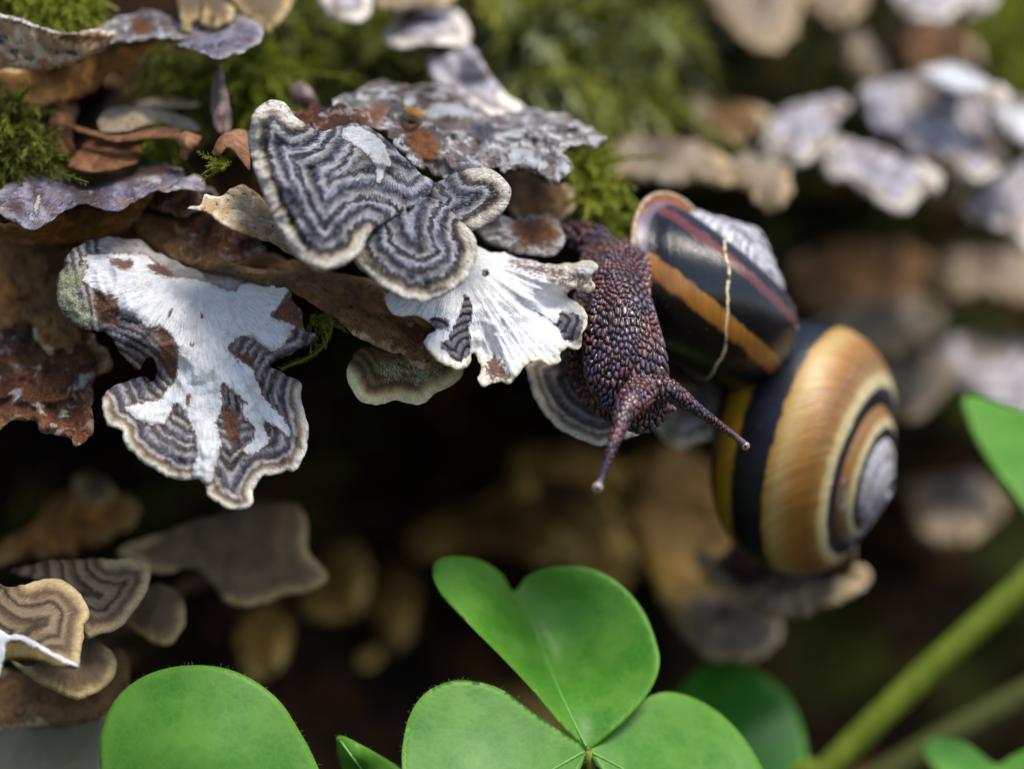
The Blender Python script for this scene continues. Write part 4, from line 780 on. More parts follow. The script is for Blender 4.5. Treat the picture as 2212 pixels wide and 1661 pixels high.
for lb, o, d, fc_ in far: soft(lb, o, d, fc_, 10, spacing=.9, folds=(5, 4.0))

# upper right: pale out-of-focus stack
C3 = lambda p: crop(2, 0, p)
soft('blurred pale oyster-shaped bracket with a white upper rim, over the dark gap', C3([(510, 970), (560, 820), (650, 720), (780, 650), (900, 618), (1010, 630), (1070, 690), (1010, 780), (930, 920), (880, 990), (800, 1060), (700, 1078), (560, 1045)]), 474, 'pale', 9)
soft('blurred drooping pale bracket with a scalloped lower rim over the dark gap', C3([(905, 1000), (930, 920), (1010, 880), (1150, 930), (1300, 970), (1450, 1040), (1600, 1085), (1690, 1160), (1650, 1235), (1560, 1255), (1530, 1300), (1480, 1352), (1400, 1368), (1280, 1315), (1180, 1245), (1080, 1190), (970, 1165), (915, 1090)]), 468, 'pale', 10, folds=(4, 1.5))
soft('big blurred pale bracket with concentric grey rings above the scalloped one', C3([(1160, 710), (1145, 620), (1220, 550), (1400, 505), (1560, 450), (1720, 480), (1850, 560), (1960, 640), (2080, 760), (2110, 900), (2085, 1060), (2000, 1155), (1880, 1190), (1800, 1130), (1760, 1050), (1620, 1055), (1480, 1015), (1400, 930), (1300, 865), (1210, 790)]), 478, 'pale', 14, center=(2000, 210))
soft('blurred white hood lying on the ringed bracket', C3([(1530, 470), (1600, 420), (1720, 405), (1860, 440), (1980, 520), (2110, 620), (2060, 680), (1900, 640), (1750, 600), (1620, 560)]), 470, 'pale', 8, masks={'mw': [(C3([(1560, 450), (1720, 420), (1860, 460), (1980, 560), (1900, 600), (1750, 580)]), 20)]})
soft('blurred white bracket at the far end beside the ringed one', C3([(1960, 650), (2100, 640), (2290, 700), (2290, 960), (2150, 940), (2020, 800)]), 474, 'pale', 8, masks={'mw': [(C3([(2000, 680), (2290, 760), (2290, 900), (2150, 880)]), 20)]})
soft('blurred lower pale bracket at the far end under the ringed one', C3([(1820, 1370), (1900, 1240), (2050, 1130), (2290, 1070), (2290, 1580), (2100, 1530), (1940, 1450)]), 482, 'pale', 12)
soft('blurred tan tip dangling under the scalloped bracket', C3([(1600, 1250), (1700, 1060), (1790, 1090), (1830, 1240), (1760, 1330), (1680, 1350)]), 486, 'tan_soft', 6)
soft('blurred round tan cap right above the crawling snail shell', C3([(200, 1060), (350, 1010), (500, 1000), (620, 1020), (690, 1110), (716, 1230), (680, 1325), (590, 1372), (500, 1330), (400, 1240), (280, 1150)]), 452, 'pale_brown', 8, masks={'mb': []})
soft('blurred grey flat bracket behind the crawling snail shell', crop(1, 0, [(1690, 900), (1800, 870), (2000, 880), (2300, 930), (2480, 1000), (2560, 1120), (2480, 1200), (2200, 1190), (1950, 1170), (1760, 1140), (1680, 1040)]), 458, 'pale_brown', 8)
soft('blurred brown fold between the moss and the crawling snail shell', C3([(0, 720), (160, 640), (400, 660), (560, 720), (480, 900), (300, 960), (60, 900)]), 480, 'umber', 8)
soft('blurred beige knob standing left of the oyster-shaped bracket', C3([(20, 680), (90, 620), (160, 680), (170, 800), (100, 870), (30, 820)]), 476, 'pale_brown', 4)
soft('blurred beige finger-like lobe above the ringed bracket', C3([(1010, 240), (1100, 190), (1190, 230), (1290, 330), (1330, 460), (1280, 540), (1150, 520), (1050, 400)]), 500, 'pale_brown', 6)
soft('blurred tan ring-edged cap hanging from the top over dark moss', C3([(190, -80), (760, -80), (780, 20), (740, 180), (680, 290), (560, 340), (440, 310), (370, 220), (260, 100)]), 492, 'pale_brown', 14, folds=(3, 2))
soft('blurred beige round cap at the top edge beside the ring-edged one', C3([(820, -80), (1170, -80), (1165, 60), (1110, 140), (1000, 160), (900, 120), (830, 30)]), 498, 'pale_brown', 8)
soft('blurred white frill at the top edge above the ringed bracket', C3([(1390, -80), (1820, -80), (1810, 40), (1740, 120), (1640, 145), (1500, 120), (1420, 60)]), 490, 'pale', 8)
soft('blurred pale knob at the top edge beside the far green moss', C3([(1800, -60), (2000, -80), (2020, 40), (1920, 110), (1830, 80)]), 500, 'pale', 6)
soft('blurred mauve-brown trunk-like fold behind the ringed bracket', C3([(1380, 160), (1600, 120), (1820, 150), (1900, 300), (1900, 500), (1560, 520), (1400, 420)]), 520, 'umber', 6)
soft('white rolled lobe at the top edge above the pale moss tufts', crop(1, 0, [(-120, -60), (160, -60), (195, 40), (170, 120), (80, 155), (-40, 130), (-120, 60)]), 436, 'pale', 6, folds=(3, 1.4))
soft('flat grey-brown ledge at the top edge beside the rolled white lobe', crop(1, 0, [(200, -60), (720, -60), (730, 20), (500, 60), (300, 80), (210, 60)]), 442, 'pale_brown', 5)
soft('mottled brown knobby bracket behind the white fan, under the snail foot', crop(1, 0, [(880, 1470), (1000, 1400), (1120, 1420), (1260, 1400), (1400, 1440), (1440, 1560), (1380, 1640), (1250, 1660), (1100, 1640), (960, 1580)]), 411, 'grey', 6, spacing=.35, ruf=1.4, jag=.3, masks={'mb': [(crop(1, 0, [(1100, 1440), (1350, 1430), (1400, 1560), (1200, 1600)]), 20)]})
soft('dark brown knobby lump under the shaggy tips, in front of the moss', crop(1, 0, [(1060, 1130), (1200, 1110), (1330, 1190), (1480, 1200), (1520, 1330), (1400, 1440), (1240, 1440), (1110, 1400), (1060, 1270)]), 422, 'umber', 6, spacing=.45, ruf=1.6)

# ------------------------------------------------------------------ litter caught on the log
M['litter1'] = simple_mat('dry_bark', '#4a2c1a', '#865c3c', .5, .8, .3, (1, 1, .35))
M['litter2'] = simple_mat('dry_leaf', '#74624c', '#a89a80', .35, .6, .35)
M['litter3'] = simple_mat('bud_scale', '#5f463e', '#9c8880', .5, .6, .35, (2.5, 1, .25))
M['litter4'] = simple_mat('orange_crumb', '#6a4228', '#a87c58', .6, .6, .4)
def litter(name, label, o, ctrl, mat, cat, th=.5, ruf=.3, **kw):
    SEED[0] += 1; s = sheet(outline=o, ctrl=ctrl, spacing=.4, th=th, ruf=ruf, seed=SEED[0], jag=kw.pop('jag', .1), **kw)
    n = len(s['front']); ub = np.unique(s['bedge'])
    fl = s['faces'].tolist() + (s['faces'][:, ::-1] + n).tolist() + [[int(a), int(b), int(b) + n, int(a) + n] for a, b in s['bedge']]
    v = np.r_[s['front'], s['back']]; b = v.mean(0)
    ob = mesh_obj(name, v, fl, M[mat], base=b, attrs={'edge': np.r_[s['attrs']['edge'], s['attrs']['edge']]})
    return tag(ob, label, cat)
D = lambda p: crop(0, 0, p)
litter('bark_flake', 'upright reddish-brown bark flake beside the feathery dark moss', D([(370, 660), (440, 640), (510, 700), (490, 800), (470, 900), (480, 990), (400, 1010), (320, 1000), (295, 900), (310, 790)]), D([(400, 650, 422), (300, 900, 416), (480, 900, 419), (400, 1010, 412), (390, 800, 415)]), 'litter1', 'bark', .8, .5)
litter('curled_leaf', 'curled pale brown dead leaf lying on the litter', D([(635, 790), (680, 720), (760, 690), (900, 690), (1100, 730), (1230, 780), (1290, 840), (1200, 850), (1060, 800), (960, 810), (850, 850), (740, 860), (660, 850)]), D([(635, 790, 416), (760, 690, 423), (1100, 730, 424), (1290, 840, 420), (960, 810, 417), (740, 860, 413), (850, 770, 415)]), 'litter2', 'leaf', .4, .4)
litter('leaf_strip', 'thin brown leaf strip above the curled dead leaf', D([(900, 660), (1050, 640), (1280, 665), (1290, 690), (1150, 705), (980, 700), (890, 690)]), D([(900, 660, 428), (1280, 680, 428), (1100, 705, 425)]), 'litter2', 'leaf', .4)
litter('bark_strip', 'narrow brown bark strip under the curled dead leaf', D([(430, 800), (620, 850), (760, 880), (900, 850), (1080, 820), (1180, 840), (1150, 880), (950, 900), (780, 925), (640, 890), (500, 850)]), D([(430, 800, 416), (760, 890, 411), (1170, 850, 414), (900, 870, 412)]), 'litter1', 'bark', .7)
litter('bark_plate', 'wide flat brown bark plate lying above the lilac ledge', D([(440, 1080), (520, 960), (620, 900), (800, 900), (900, 930), (910, 1020), (860, 1070), (720, 1110), (560, 1115)]), D([(440, 1080, 408), (620, 900, 418), (900, 930, 418), (720, 1110, 407), (700, 1000, 412)]), 'litter1', 'bark', 1.2, .5)
litter('bud_scale', 'upright pinkish-brown pointed bud scale under the frilled bracket', D([(1420, 422), (1450, 500), (1480, 620), (1500, 760), (1490, 850), (1430, 875), (1390, 830), (1365, 720), (1370, 580), (1390, 472)]), D([(1420, 430, 416), (1430, 600, 411), (1365, 700, 414), (1495, 760, 414), (1430, 875, 409), (1430, 740, 409)]), 'litter3', 'bud scale', .9, .2)
litter('wood_crumb', 'orange-brown crumbled wood bit beside the bud scale', D([(1110, 900), (1170, 855), (1260, 850), (1310, 890), (1290, 950), (1250, 990), (1220, 1045), (1170, 1020), (1160, 950)]), D([(1110, 900, 411), (1300, 890, 411), (1200, 1040, 407), (1210, 920, 406)]), 'litter4', 'wood', 1.5, 1.0, jag=.3)
litter('dead_bud', 'dull reddish-brown pointed bud behind the tip of the dark striped cap', D([(1890, 560), (1950, 530), (2020, 590), (2070, 680), (2040, 705), (1950, 690), (1890, 650)]), D([(1890, 560, 424), (2060, 690, 420), (1950, 690, 418), (1960, 610, 417)]), 'litter3', 'bud', 1.5, .3)
litter('bark_sliver', 'rust-brown curled sliver left of the dark striped cap', D([(1380, 1000), (1420, 900), (1500, 850), (1590, 850), (1620, 920), (1620, 1100), (1560, 1040), (1480, 960), (1420, 1010)]), D([(1380, 1000, 402), (1500, 850, 408), (1620, 1000, 404), (1480, 930, 401)]), 'litter4', 'bark', .7, .6)
#@@SNAILS
# ------------------------------------------------------------------ snails
def shell_geo(center, axis, size, roll, turns=5.2, expand=1.62, nth=620, nph=56, lip=True, hcen=.9, axial=.56, obl=.5):
    """conch as a helicoid: a tube that grows as it winds about the axis (apex = +axis); right-handed coil.
    center = middle of the body whorl (mm); size = outer radius at the lip; roll = angle of the lip about the axis, 0 = towards the lens"""
    a = np.array(axis, float); a /= np.linalg.norm(a)
    f = np.array((0, -1.0, 0)); f = f - a * (f @ a); f /= np.linalg.norm(f)
    g = np.cross(-a, f)                     # growth turns from f towards g
    th = np.linspace(0, turns * 2 * math.pi, nth); end = th[-1]
    k = math.log(expand) / (2 * math.pi); rho = size * np.exp(k * (th - end))
    ph = np.linspace(0, 2 * math.pi, nph, endpoint=False)
    V = np.zeros((nth, nph, 3)); AC = np.zeros((nth, nph)); TU = np.zeros((nth, nph)); AG = np.zeros((nth, nph))
    p2 = np.where(ph > math.pi, ph - 2 * math.pi, ph)
    for i in range(nth):
        # the mouth is oblique: its upper edge runs ahead of its base
        ti = th[i] + obl * np.sin(ph) * min(1, i / 60); t = ti - end + roll
        er = f[None] * np.cos(t)[:, None] + g[None] * np.sin(t)[:, None]; r = size * np.exp(k * (ti - end))
        grow = 1.0; q = end - th[i]
        if lip:
            if q < .13: grow = 1 + .11 * (1 - q / .13) ** 1.5
            elif q < .30: grow = 1 - .03 * math.sin((q - .13) / .17 * math.pi)
        x = .58 * r + .44 * r * grow * np.cos(ph); z = -hcen * r + axial * r * grow * np.sin(ph) * np.where(np.sin(ph) > 0, .92, 1.06)
        V[i] = x[:, None] * er + z[:, None] * a
        # across: 0 at the upper suture, .5 at the periphery, 1 at the umbilicus
        AC[i] = np.clip((R(110) - p2) / R(230), 0, 1); TU[i] = th[i] / (2 * math.pi); AG[i] = q / (2 * math.pi)
    off = -hcen * size * .70
    V = V - a * off + np.asarray(center)
    idx = np.arange(nth * nph).reshape(nth, nph); nx = np.roll(idx, -1, 1)
    F = np.stack([idx[:-1], nx[:-1], nx[1:], idx[1:]], -1).reshape(-1, 4)
    # inner wall of the mouth
    t = roll; er = f * math.cos(t) + g * math.sin(t); vel = -f * math.sin(t) + g * math.cos(t)
    rim = V[-1]; mid = rim.mean(0)
    inner = []
    m = 9
    for j in range(m):
        s = j / (m - 1); rg = V[nth - 1 - int(s * nth * .055)]; mc = rg.mean(0); inner.append(mc + (rg - mc) * (1 - .08 * min(1, s * 5) - .1 * s))
    inner = np.array(inner)
    n0 = nth * nph; ii = np.arange(m * nph).reshape(m, nph); jn = np.roll(ii, -1, 1)
    Fi = np.stack([ii[:-1], ii[1:], jn[1:], jn[:-1]], -1).reshape(-1, 4).tolist() + [ii[-1].tolist()]
    # thick reflected lip ring
    return dict(V=V.reshape(-1, 3), F=F, AC=AC.ravel(), TU=TU.ravel(), AG=AG.ravel(), inner=inner.reshape(-1, 3), Fi=Fi, rim=rim, mid=mid, vel=vel)

def ring_tube(path, rad, n=8, closed=True):
    V, F = [], []; m = len(path); c = path.mean(0)
    for i in range(m):
        t = path[(i + 1) % m] - path[i - 1]; t = t / np.linalg.norm(t); o = path[i] - c; o -= t * (o @ t); o /= np.linalg.norm(o); b = np.cross(t, o)
        for k in range(n):
            a = 2 * math.pi * k / n; V.append(path[i] + (o * math.cos(a) + b * math.sin(a)) * rad)
    for i in range(m):
        for k in range(n): F.append((i * n + k, i * n + (k + 1) % n, ((i + 1) % m) * n + (k + 1) % n, ((i + 1) % m) * n + k))
    return np.array(V), F

def blob_mesh(chains, voxel):
    """closed tubes (points x,y,z,r in mm, flat = depth squash) fused into one skin"""
    V, F = [], []; n0 = 0; n = 20
    for ch, flat in chains:
        p = catmull3(ch, 6); m = len(p)
        dirs = np.gradient(p[:, :3], axis=0); dirs /= np.linalg.norm(dirs, axis=1)[:, None]
        rings = []
        # rounded ends
        for s in (.02, .5, .87): rings.append((p[0, :3] - dirs[0] * p[0, 3] * math.sqrt(1 - s * s), dirs[0], p[0, 3] * s))
        for i in range(m): rings.append((p[i, :3], dirs[i], p[i, 3]))
        for s in (.87, .5, .02): rings.append((p[-1, :3] + dirs[-1] * p[-1, 3] * math.sqrt(1 - s * s), dirs[-1], p[-1, 3] * s))
        for c, t, r in rings:
            side = np.cross(t, (0, 1.0, 0)); side /= np.linalg.norm(side); dep = np.cross(side, t)
            for k in range(n):
                a = 2 * math.pi * k / n; V.append(c + side * math.cos(a) * r + dep * math.sin(a) * r * flat)
        q = len(rings)
        for i in range(q - 1):
            for k in range(n): F.append((n0 + i * n + k, n0 + i * n + (k + 1) % n, n0 + (i + 1) * n + (k + 1) % n, n0 + (i + 1) * n + k))
        F.append(tuple(n0 + k for k in range(n))[::-1]); F.append(tuple(n0 + (q - 1) * n + k for k in range(n))); n0 += q * n
    me = bpy.data.meshes.new('tmp'); me.from_pydata([tuple(v) for v in V], [], F); me.update()
    o = bpy.data.objects.new('tmp', me); COL.objects.link(o)
    md = o.modifiers.new('r', 'REMESH'); md.mode = 'VOXEL'; md.voxel_size = voxel
    ms = o.modifiers.new('s', 'SMOOTH'); ms.factor = .5; ms.iterations = 12
    dg = bpy.context.evaluated_depsgraph_get(); ev = o.evaluated_get(dg); m2 = ev.to_mesh()
    co = np.zeros(len(m2.vertices) * 3); m2.vertices.foreach_get('co', co); no = np.zeros(len(m2.vertices) * 3); m2.vertices.foreach_get('normal', no)
    faces = [tuple(p.vertices) for p in m2.polygons]; ev.to_mesh_clear()
    bpy.data.objects.remove(o); bpy.data.meshes.remove(me)
    return co.reshape(-1, 3), no.reshape(-1, 3), faces

def catmull3(p, k):
    p = np.array(p, float); out = []
    for i in range(len(p) - 1):
        p0, p1, p2, p3 = p[max(i - 1, 0)], p[i], p[i + 1], p[min(i + 2, len(p) - 1)]
        for j in range(k):
            t = j / k; out.append(.5 * ((2 * p1) + (-p0 + p2) * t + (2 * p0 - 5 * p1 + 4 * p2 - p3) * t * t + (-p0 + 3 * p1 - 3 * p2 + p3) * t ** 3))
    out.append(p[-1]); return np.array(out)

def px_chain(pts):
    return [tuple(W(u, v, d)) + (r / PXMM * d / FOC,) for u, v, d, r in pts]

def beads(co, no, spacing_fn, amp, seed=3, zs=.5):
    """raised beads of the skin: cells round scattered centres, grooves between them"""
    r = np.random.default_rng(seed); q = co * (1, 1, zs); sp = spacing_fn(co)
    order = r.permutation(len(co))[:26000]; grid = {}; cs = .9; keep = []
    for i in order:
        s = sp[i]; key = tuple((q[i] // cs).astype(int)); ok = True; rr = int(s // cs) + 1
        for dx in range(-rr, rr + 1):
            for dy in range(-rr, rr + 1):
                for dz in range(-rr, rr + 1):
                    for j in grid.get((key[0] + dx, key[1] + dy, key[2] + dz), ()):
                        if ((q[i] - q[j]) ** 2).sum() < (s * .5 + sp[j] * .5) ** 2: ok = False; break
                    if not ok: break
                if not ok: break
            if not ok: break
        if ok: grid.setdefault(key, []).append(i); keep.append(i)
    kd = kdtree.KDTree(len(keep))
    for m, i in enumerate(keep): kd.insert(q[i], m)
    kd.balance(); cid = r.uniform(0, 1, len(keep)); h = np.zeros(len(co)); c = np.zeros(len(co))
    for i in range(len(co)):
        f = kd.find_n(q[i], 2); h[i] = (f[1][2] - f[0][2]) / sp[i]; c[i] = cid[f[0][1]]
    h = sm(.06, .72, h); return h, c

# the crawling snail
sn = empty('snail', W(1330, 760, 408)); tag(sn, 'crawling snail with beaded maroon skin, eye stalks out, black shell with an orange band', 'snail')
body = px_chain([(1440, 530, 424, 40), (1400, 545, 417, 50), (1360, 580, 410, 56), (1342, 630, 406, 64), (1342, 690, 403.5, 77), (1347, 750, 402, 88), (1354, 800, 401, 91), (1370, 845, 400.5, 80), (1382, 875, 400.5, 62)])
foot = px_chain([(1205, 500, 420, 14), (1240, 506, 419, 28), (1290, 530, 417, 42), (1308, 600, 414, 58), (1300, 690, 411, 70), (1305, 780, 408.5, 82), (1335, 850, 406, 72), (1365, 885, 405, 40)])
tenL = px_chain([(1385, 845, 396.5, 36), (1360, 872, 393.5, 30), (1344, 905, 391.5, 21.5), (1328, 950, 389.8, 15), (1312, 995, 388.6, 10.5), (1301, 1028, 388, 7.6), (1296, 1040, 387.8, 8.0), (1291.5, 1052, 387.6, 11.0)])
tenR = px_chain([(1400, 842, 398, 34), (1440, 842, 398, 27), (1470, 858, 398.4, 20), (1505, 884, 399, 14.5), (1545, 912, 400, 10.5), (1580, 937, 401, 8), (1598, 951, 401.4, 7.5), (1608, 960, 401.6, 9.0)])
low = px_chain([(1405, 880, 402, 20), (1432, 880, 402.5, 12), (1452, 884, 403, 8.5)])
co, no, fc = blob_mesh([(body, .72), (foot, .35), (tenL, 1.0), (tenR, 1.0), (low, 1.0)], .105)
Pl = np.array([p[:3] for p in tenL]); Pr = np.array([p[:3] for p in tenR]); Lw = np.array([p[:3] for p in low])
def dist_to(c, path): return np.linalg.norm(c[:, None] - path[None], axis=2).min(1)
pl = catmull3([tuple(p) for p in Pl], 6); pr = catmull3([tuple(p) for p in Pr], 6)
def along(c, path): return np.linalg.norm(c[:, None] - path[None], axis=2).argmin(1) / (len(path) - 1)
dl_, dr_ = dist_to(co, pl), dist_to(co, pr); tl = np.where(dl_ < 2.3, along(co, pl), 0); tr_ = np.where(dr_ < 2.0, along(co, pr), 0)
tt = np.maximum(tl, tr_)
def spacing(c):
    s = .56 + .30 * np.clip(vnoise(c * .35, 5), -.6, 1)
    s = np.where(tt > .12, np.maximum(.52 - .34 * tt, .2), s)
    fl = sm(-1, 5, -(c[:, 0] - W(1300, 760, 405)[0])) * (c[:, 2] < W(0, 600, 405)[2])      # finer towards the foot edge
    return s * (1 - .35 * fl)
h, cid = beads(co, no, spacing, .2)
amp = np.where(tt > .12, .13 * (1 - tt) ** 1.2, .36) * np.where(tt > .86, 0, 1)
co2 = co + no * ((h - .6) * amp)[:, None]
pale = np.clip(sm(.55, .95, tt) * .8 + (dist_to(co, Lw) < .8) * .6, 0, 1)
mesh_obj('body', co2, fc, M['skin'], sn, attrs={'bead': np.maximum(h, sm(.7, .9, tt) * .8), 'cell': cid, 'pale': pale})
def sphere(c, r, nu=20, nv=12):
    V = [c + np.array((0, 0, r))]; F = []
    for i in range(1, nv):
        for j in range(nu):
            a = math.pi * i / nv; b = 2 * math.pi * j / nu; V.append(c + r * np.array((math.sin(a) * math.cos(b), math.sin(a) * math.sin(b), math.cos(a))))
    V.append(c - np.array((0, 0, r))); L = len(V) - 1
    for j in range(nu): F.append((0, 1 + j, 1 + (j + 1) % nu))
    for i in range(nv - 2):
        for j in range(nu): F.append((1 + i * nu + j, 1 + (i + 1) * nu + j, 1 + (i + 1) * nu + (j + 1) % nu, 1 + i * nu + (j + 1) % nu))
    for j in range(nu): F.append((L, 1 + (nv - 2) * nu + (j + 1) % nu, 1 + (nv - 2) * nu + j))
    return np.array(V), F
for (u, v, d, r) in ((1290.5, 1053, 387.4, 13), (1610, 963, 401.6, 10)):
    c = W(u, v, d); rr = r / PXMM * d / FOC
    V, F = sphere(c, rr); o = mesh_obj('eye_bulb', V, F, M['eyebulb'], sn)
    V, F = sphere(c + np.array((.0, -rr * .66, -rr * .05)), rr * .42); 
    mesh_obj('pupil', V, F, M['eye'], sn).parent = o
    # child of a child at identity keeps the root's frame

SH1 = dict(center=W(1540, 612, 425), axis=(.66, .03, .73), size=17.6, roll=R(42), hcen=.86, axial=.57)
M['shell1'] = shell_mat('dark_banded_shell', [(0, '#8a5a48'), (.1, '#4a2a26'), (.16, '#2a1c22'), (.235, '#1a1216'), (.26, '#6e382e'), (.30, '#5a2e2c'), (.312, '#0b0c12'), (.465, '#0d0f15'), (.478, '#aa7430'), (.53, '#a06626'), (.545, '#140b07'), (.62, '#0a0a0a'), (1, '#0c0f08')],
                        .25, ('#6f666c', '#e6e4e8'), (.02, .7), line=.155, rough=.22)
def add_shell(root, g, mat, lipc, inner):
    s = mesh_obj('shell', g['V'], g['F'], mat, root, attrs={'across': g['AC'], 'turn': g['TU'], 'age': g['AG']})
    mesh_obj('shell_mouth', g['inner'], g['Fi'], inner, root)
    V, F = ring_tube(g['rim'], .38); mesh_obj('shell_lip', V, F, lipc, root)
    return s
M['lip1'] = simple_mat('shell_lip', '#8a6a50', '#d8bc96', .8, .3, .5)
M['mouth1'] = simple_mat('shell_mouth_lining', '#5a2c18', '#a05a30', .4, .3, .5)
add_shell(sn, shell_geo(**SH1), M['shell1'], M['lip1'], M['mouth1'])

# the second snail, drawn in
s2 = empty('snail', W(1640, 1230, 446)); tag(s2, 'resting snail with a yellow-brown and black banded shell, pale worn spire, no head showing', 'snail')
SH2 = dict(center=W(1752, 1005, 434), axis=(.86, -.40, -.28), size=23.6, roll=R(200), hcen=.80, axial=.56)
M['shell2'] = shell_mat('yellow_banded_shell', [(0, '#14141c'), (.15, '#171720'), (.165, '#d8c898'), (.205, '#cdb67e'), (.225, '#9a7438'), (.27, '#8a6028'), (.34, '#a87430'), (.41, '#c4a468'), (.45, '#b48a40'), (.46, '#141620'), (.58, '#14161c'), (.6, '#b48a24'), (.68, '#a87a1c'), (.71, '#2a1d10'), (1, '#3a2c14')],
                        .24, ('#7d6f66', '#d0d2de'), (1.2, 2.2), rough=.28)
add_shell(s2, shell_geo(**SH2, nth=520), M['shell2'], M['lip1'], M['mouth1'])
co, no, fc = blob_mesh([(px_chain([(1690, 1100, 445, 60), (1640, 1180, 447, 60), (1620, 1225, 449, 50)]), .8), (px_chain([(1570, 1215, 450, 22), (1640, 1245, 450, 34), (1720, 1255, 450, 34), (1790, 1245, 450, 18)]), .8)], .22)
h, cid = beads(co, no, lambda c: np.full(len(c), .9), .2, 8)
mesh_obj('body', co + no * ((h - .6) * .25)[:, None], fc, M['skin'], s2, attrs={'bead': h, 'cell': cid, 'pale': np.zeros(len(co))})

# ------------------------------------------------------------------ redwood sorrel
def leaflet(root, o, ctrl, mat, midrib=None, hairs=True, spacing=.5, ruf=.15, seed=0, name='leaflet'):
    s = sheet(outline=o, ctrl=ctrl, spacing=spacing, th=.35, ruf=ruf, ruff=.15, seed=seed)
    n = len(s['front'])
    fl = s['faces'].tolist() + (s['faces'][:, ::-1] + n).tolist() + [[int(a), int(b), int(b) + n, int(a) + n] for a, b in s['bedge']]
    e = s['attrs']['edge']; ob = mesh_obj(name, np.r_[s['front'], s['back']], fl, mat, root, attrs={'edge': np.r_[e, e]})
    if midrib is not None:
        m = catmull(midrib, 12, closed=False); d = s['f'](m); p = np.array([W(a, b, dd - .05) for (a, b), dd in zip(m, d)])
        V, F = tube_path(p, np.linspace(.10, .2, len(p))[::-1]); mesh_obj('midrib', V, F, M['vein'], root).parent = ob
    if hairs:
        r = np.random.default_rng(seed); idx = np.unique(s['bedge']); V, F = [], []
        cen = s['v2'].mean(0)
        for i in idx:
            for _ in range(1 if r.uniform() < .8 else 2):
                p = s['front'][i] + r.normal(size=3) * .12; outd = s['v2'][i] - cen; outd = outd / np.linalg.norm(outd)
                dv = np.array((outd[0], -.5 + r.normal() * .5, -outd[1])) + r.normal(size=3) * .55; dv /= np.linalg.norm(dv); l = r.uniform(.15, .6) ; sd = np.cross(dv, (0, 1, 0)); sd = sd / np.linalg.norm(sd) * .014
                k = len(V); V += [p - sd, p + sd, p + dv * l]; F.append((k, k + 1, k + 2))
        hh = mesh_obj('edge_hairs', V, F, M['hair'], root); hh.parent = ob; hh['kind'] = 'stuff'
    return ob
def tube_path(p, rad, n=10):
    p = np.asarray(p, float); t = np.gradient(p, axis=0); t /= np.linalg.norm(t, axis=1)[:, None]; V, F = [], []
    for i in range(len(p)):
        s = np.cross(t[i], (0, 1, 0.01)); s /= np.linalg.norm(s); b = np.cross(s, t[i])
        for k in range(n):
            a = 2 * math.pi * k / n; V.append(p[i] + (s * math.cos(a) + b * math.sin(a)) * rad[i])
    for i in range(len(p) - 1):
        for k in range(n): F.append((i * n + k, i * n + (k + 1) % n, (i + 1) * n + (k + 1) % n, (i + 1) * n + k))
    F.append(tuple(range(n))[::-1]); F.append(tuple((len(p) - 1) * n + k for k in range(n)))
    return np.array(V), F
M['vein'] = simple_mat('leaf_midrib', '#5a9f3c', '#78b458', .8, .45, .4)
def petiole(root, top, ground_xy, rad=.9, mat='stem'):
    g = np.array((ground_xy[0], ground_xy[1], -2.0)); top = np.asarray(top)
    mid = (top + g) / 2 + (3, 4, 6)
    p = catmull3([tuple(top), tuple(mid), tuple(g)], 14); V, F = tube_path(p, np.linspace(rad * .8, rad, len(p)))
    mesh_obj('petiole', V, F, M[mat], root)

def sorrel(label, top, gxy, rad=.9):
    r = empty('sorrel_plant', (gxy[0], gxy[1], 0)); tag(r, label, 'plant', 'redwood sorrel growing in front of the log'); petiole(r, top, gxy, rad); return r
J = W(1268, 1622, 402)
pl1 = sorrel('three-lobed bright green sorrel leaf pointing up beneath the eye stalk', J, (14, 412))
leaflet(pl1, [(1266, 1618), (1215, 1570), (1150, 1490), (1080, 1415), (1010, 1345), (955, 1285), (935, 1240), (945, 1210), (985, 1201), (1040, 1210), (1085, 1240), (1110, 1276), (1140, 1243), (1200, 1224), (1270, 1226), (1335, 1258), (1390, 1320), (1420, 1395), (1424, 1440), (1405, 1490), (1360, 1545), (1310, 1590), (1275, 1618)],
        [(1268, 1620, 402), (1190, 1445, 412), (1110, 1280, 419), (940, 1230, 413), (1010, 1345, 406), (1150, 1492, 402.5), (1200, 1226, 417), (1390, 1320, 413), (1422, 1440, 408), (1320, 1580, 403), (1300, 1400, 413), (1060, 1290, 414)], M['leaf'], hairs=False, midrib=[(1266, 1612), (1235, 1550), (1190, 1450), (1150, 1350), (1112, 1284)], seed=41)
leaflet(pl1, [(1264, 1622), (1215, 1580), (1150, 1535), (1090, 1492), (1040, 1474), (985, 1468), (930, 1488), (895, 1525), (876, 1575), (868, 1640), (880, 1720), (930, 1775), (1000, 1790), (1060, 1770), (1110, 1790), (1180, 1760), (1230, 1700)],
        [(1264, 1622, 401.5), (985, 1468, 401), (876, 1575, 397), (900, 1740, 391), (1060, 1770, 391), (1200, 1740, 396), (1090, 1600, 398.5)], M['leaf'], [(1260, 1624), (1180, 1670), (1110, 1720), (1064, 1764)], seed=42)
leaflet(pl1, [(1272, 1622), (1300, 1592), (1345, 1545), (1390, 1510), (1440, 1494), (1500, 1508), (1560, 1545), (1615, 1605), (1655, 1680), (1660, 1750), (1610, 1800), (1540, 1790), (1490, 1800), (1410, 1770), (1330, 1700)],
        [(1272, 1622, 402), (1440, 1496, 412), (1600, 1590, 414), (1655, 1690, 411), (1500, 1795, 402), (1340, 1700, 400), (1450, 1640, 407)], M['leaf'], [(1276, 1624), (1360, 1670), (1440, 1740), (1490, 1792)], seed=43)
pl2 = sorrel('big rounded sorrel leaf with hairy rim under the stack of tan caps', W(455, 1900, 392), (-34, 402))
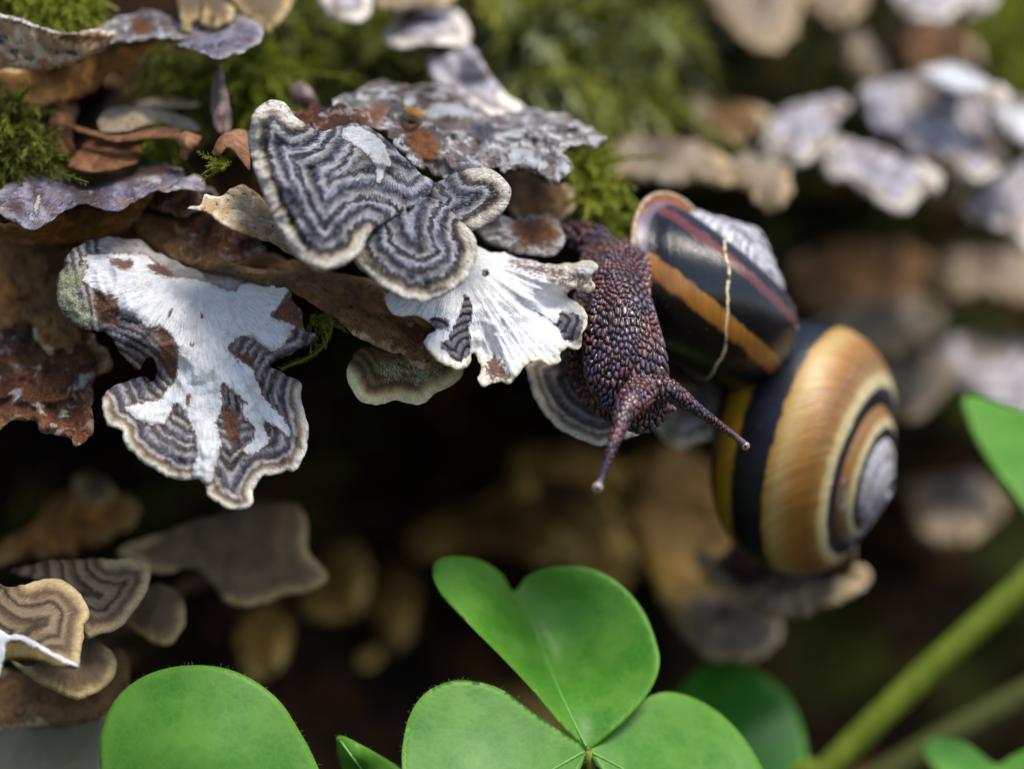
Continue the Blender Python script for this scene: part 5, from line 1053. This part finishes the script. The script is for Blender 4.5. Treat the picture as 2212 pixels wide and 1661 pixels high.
leaflet(pl2, [(455, 1900), (380, 1870), (290, 1800), (230, 1710), (214, 1630), (222, 1570), (250, 1510), (300, 1466), (360, 1443), (425, 1436), (490, 1444), (550, 1470), (605, 1515), (645, 1575), (675, 1630), (698, 1690), (700, 1770), (650, 1840), (560, 1880)],
        [(455, 1900, 395), (214, 1630, 398), (420, 1438, 400), (650, 1580, 399), (700, 1770, 396), (450, 1650, 394)], M['leaf'], None, seed=44)
pl3 = sorrel('small folded sorrel leaflet between the two large leaves', W(820, 1740, 402), (-18, 415), .7)
leaflet(pl3, [(728, 1592), (738, 1588), (770, 1602), (820, 1630), (870, 1665), (890, 1710), (840, 1740), (780, 1720), (742, 1670), (730, 1630)], [(728, 1592, 404), (870, 1665, 408), (760, 1640, 402), (840, 1740, 402), (745, 1680, 407)], M['leaf'], [(735, 1600), (765, 1640), (800, 1690), (825, 1735)], seed=45)
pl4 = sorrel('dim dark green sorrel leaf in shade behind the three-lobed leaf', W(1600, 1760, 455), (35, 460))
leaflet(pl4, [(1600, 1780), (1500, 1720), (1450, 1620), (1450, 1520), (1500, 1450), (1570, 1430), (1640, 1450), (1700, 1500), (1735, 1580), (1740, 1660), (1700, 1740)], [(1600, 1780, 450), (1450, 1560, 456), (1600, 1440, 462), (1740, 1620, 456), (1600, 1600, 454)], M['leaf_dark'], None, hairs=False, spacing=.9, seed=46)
pl5 = sorrel('blurred light green sorrel leaf on the long slanting stalk at the far right', W(2330, 1150, 352), (20, 358), 1.9)
for ch in list(pl5.children): bpy.data.objects.remove(ch)
p = catmull3([tuple(W(2330, 1150, 352)), tuple(W(2180, 1290, 352)), tuple(W(1960, 1490, 353)), tuple(W(1790, 1660, 354)), tuple(W(1700, 1760, 356)), (24, 358, 20), (22, 359, -2)], 8)
V, F = tube_path(p, np.full(len(p), 1.65)); mesh_obj('petiole', V, F, M['stem'], pl5)
leaflet(pl5, [(2330, 1160), (2250, 1130), (2180, 1060), (2120, 970), (2085, 890), (2082, 860), (2110, 855), (2180, 880), (2260, 900), (2350, 960), (2400, 1060)], [(2330, 1150, 352), (2085, 870, 358), (2180, 1050, 354), (2350, 950, 364), (2220, 980, 358)], M['leaf'], [(2320, 1150), (2200, 1020), (2100, 875)], hairs=False, spacing=.7, seed=47)
pl6 = sorrel('low blurred sorrel leaf at the foot of the slanting stalk', W(2150, 1760, 354), (60, 361))
leaflet(pl6, [(2150, 1760), (2060, 1700), (2005, 1640), (1998, 1605), (2030, 1592), (2090, 1605), (2150, 1650), (2190, 1630), (2250, 1610), (2320, 1640), (2310, 1720), (2240, 1770)], [(2150, 1760, 352), (2000, 1610, 360), (2150, 1650, 362), (2300, 1640, 360), (2060, 1690, 353)], M['leaf'], [(2150, 1750), (2150, 1655)], hairs=False, spacing=.7, seed=48)
st = empty('plant_stem', (50, 470, 0)); tag(st, 'faint olive stalk slanting across the low corner below the far right leaf', 'stem')
p = catmull3([tuple(W(2330, 1440, 470)), tuple(W(2100, 1560, 470)), tuple(W(1900, 1680, 470)), tuple(W(1760, 1790, 470)), (50, 470, 10), (48, 471, -2)], 8)
V, F = tube_path(p, np.full(len(p), 2.3)); mesh_obj('stalk', V, F, simple_mat('dark_olive_stem', '#3a4014', '#565a24'), st)  # darker olive than the other stalks
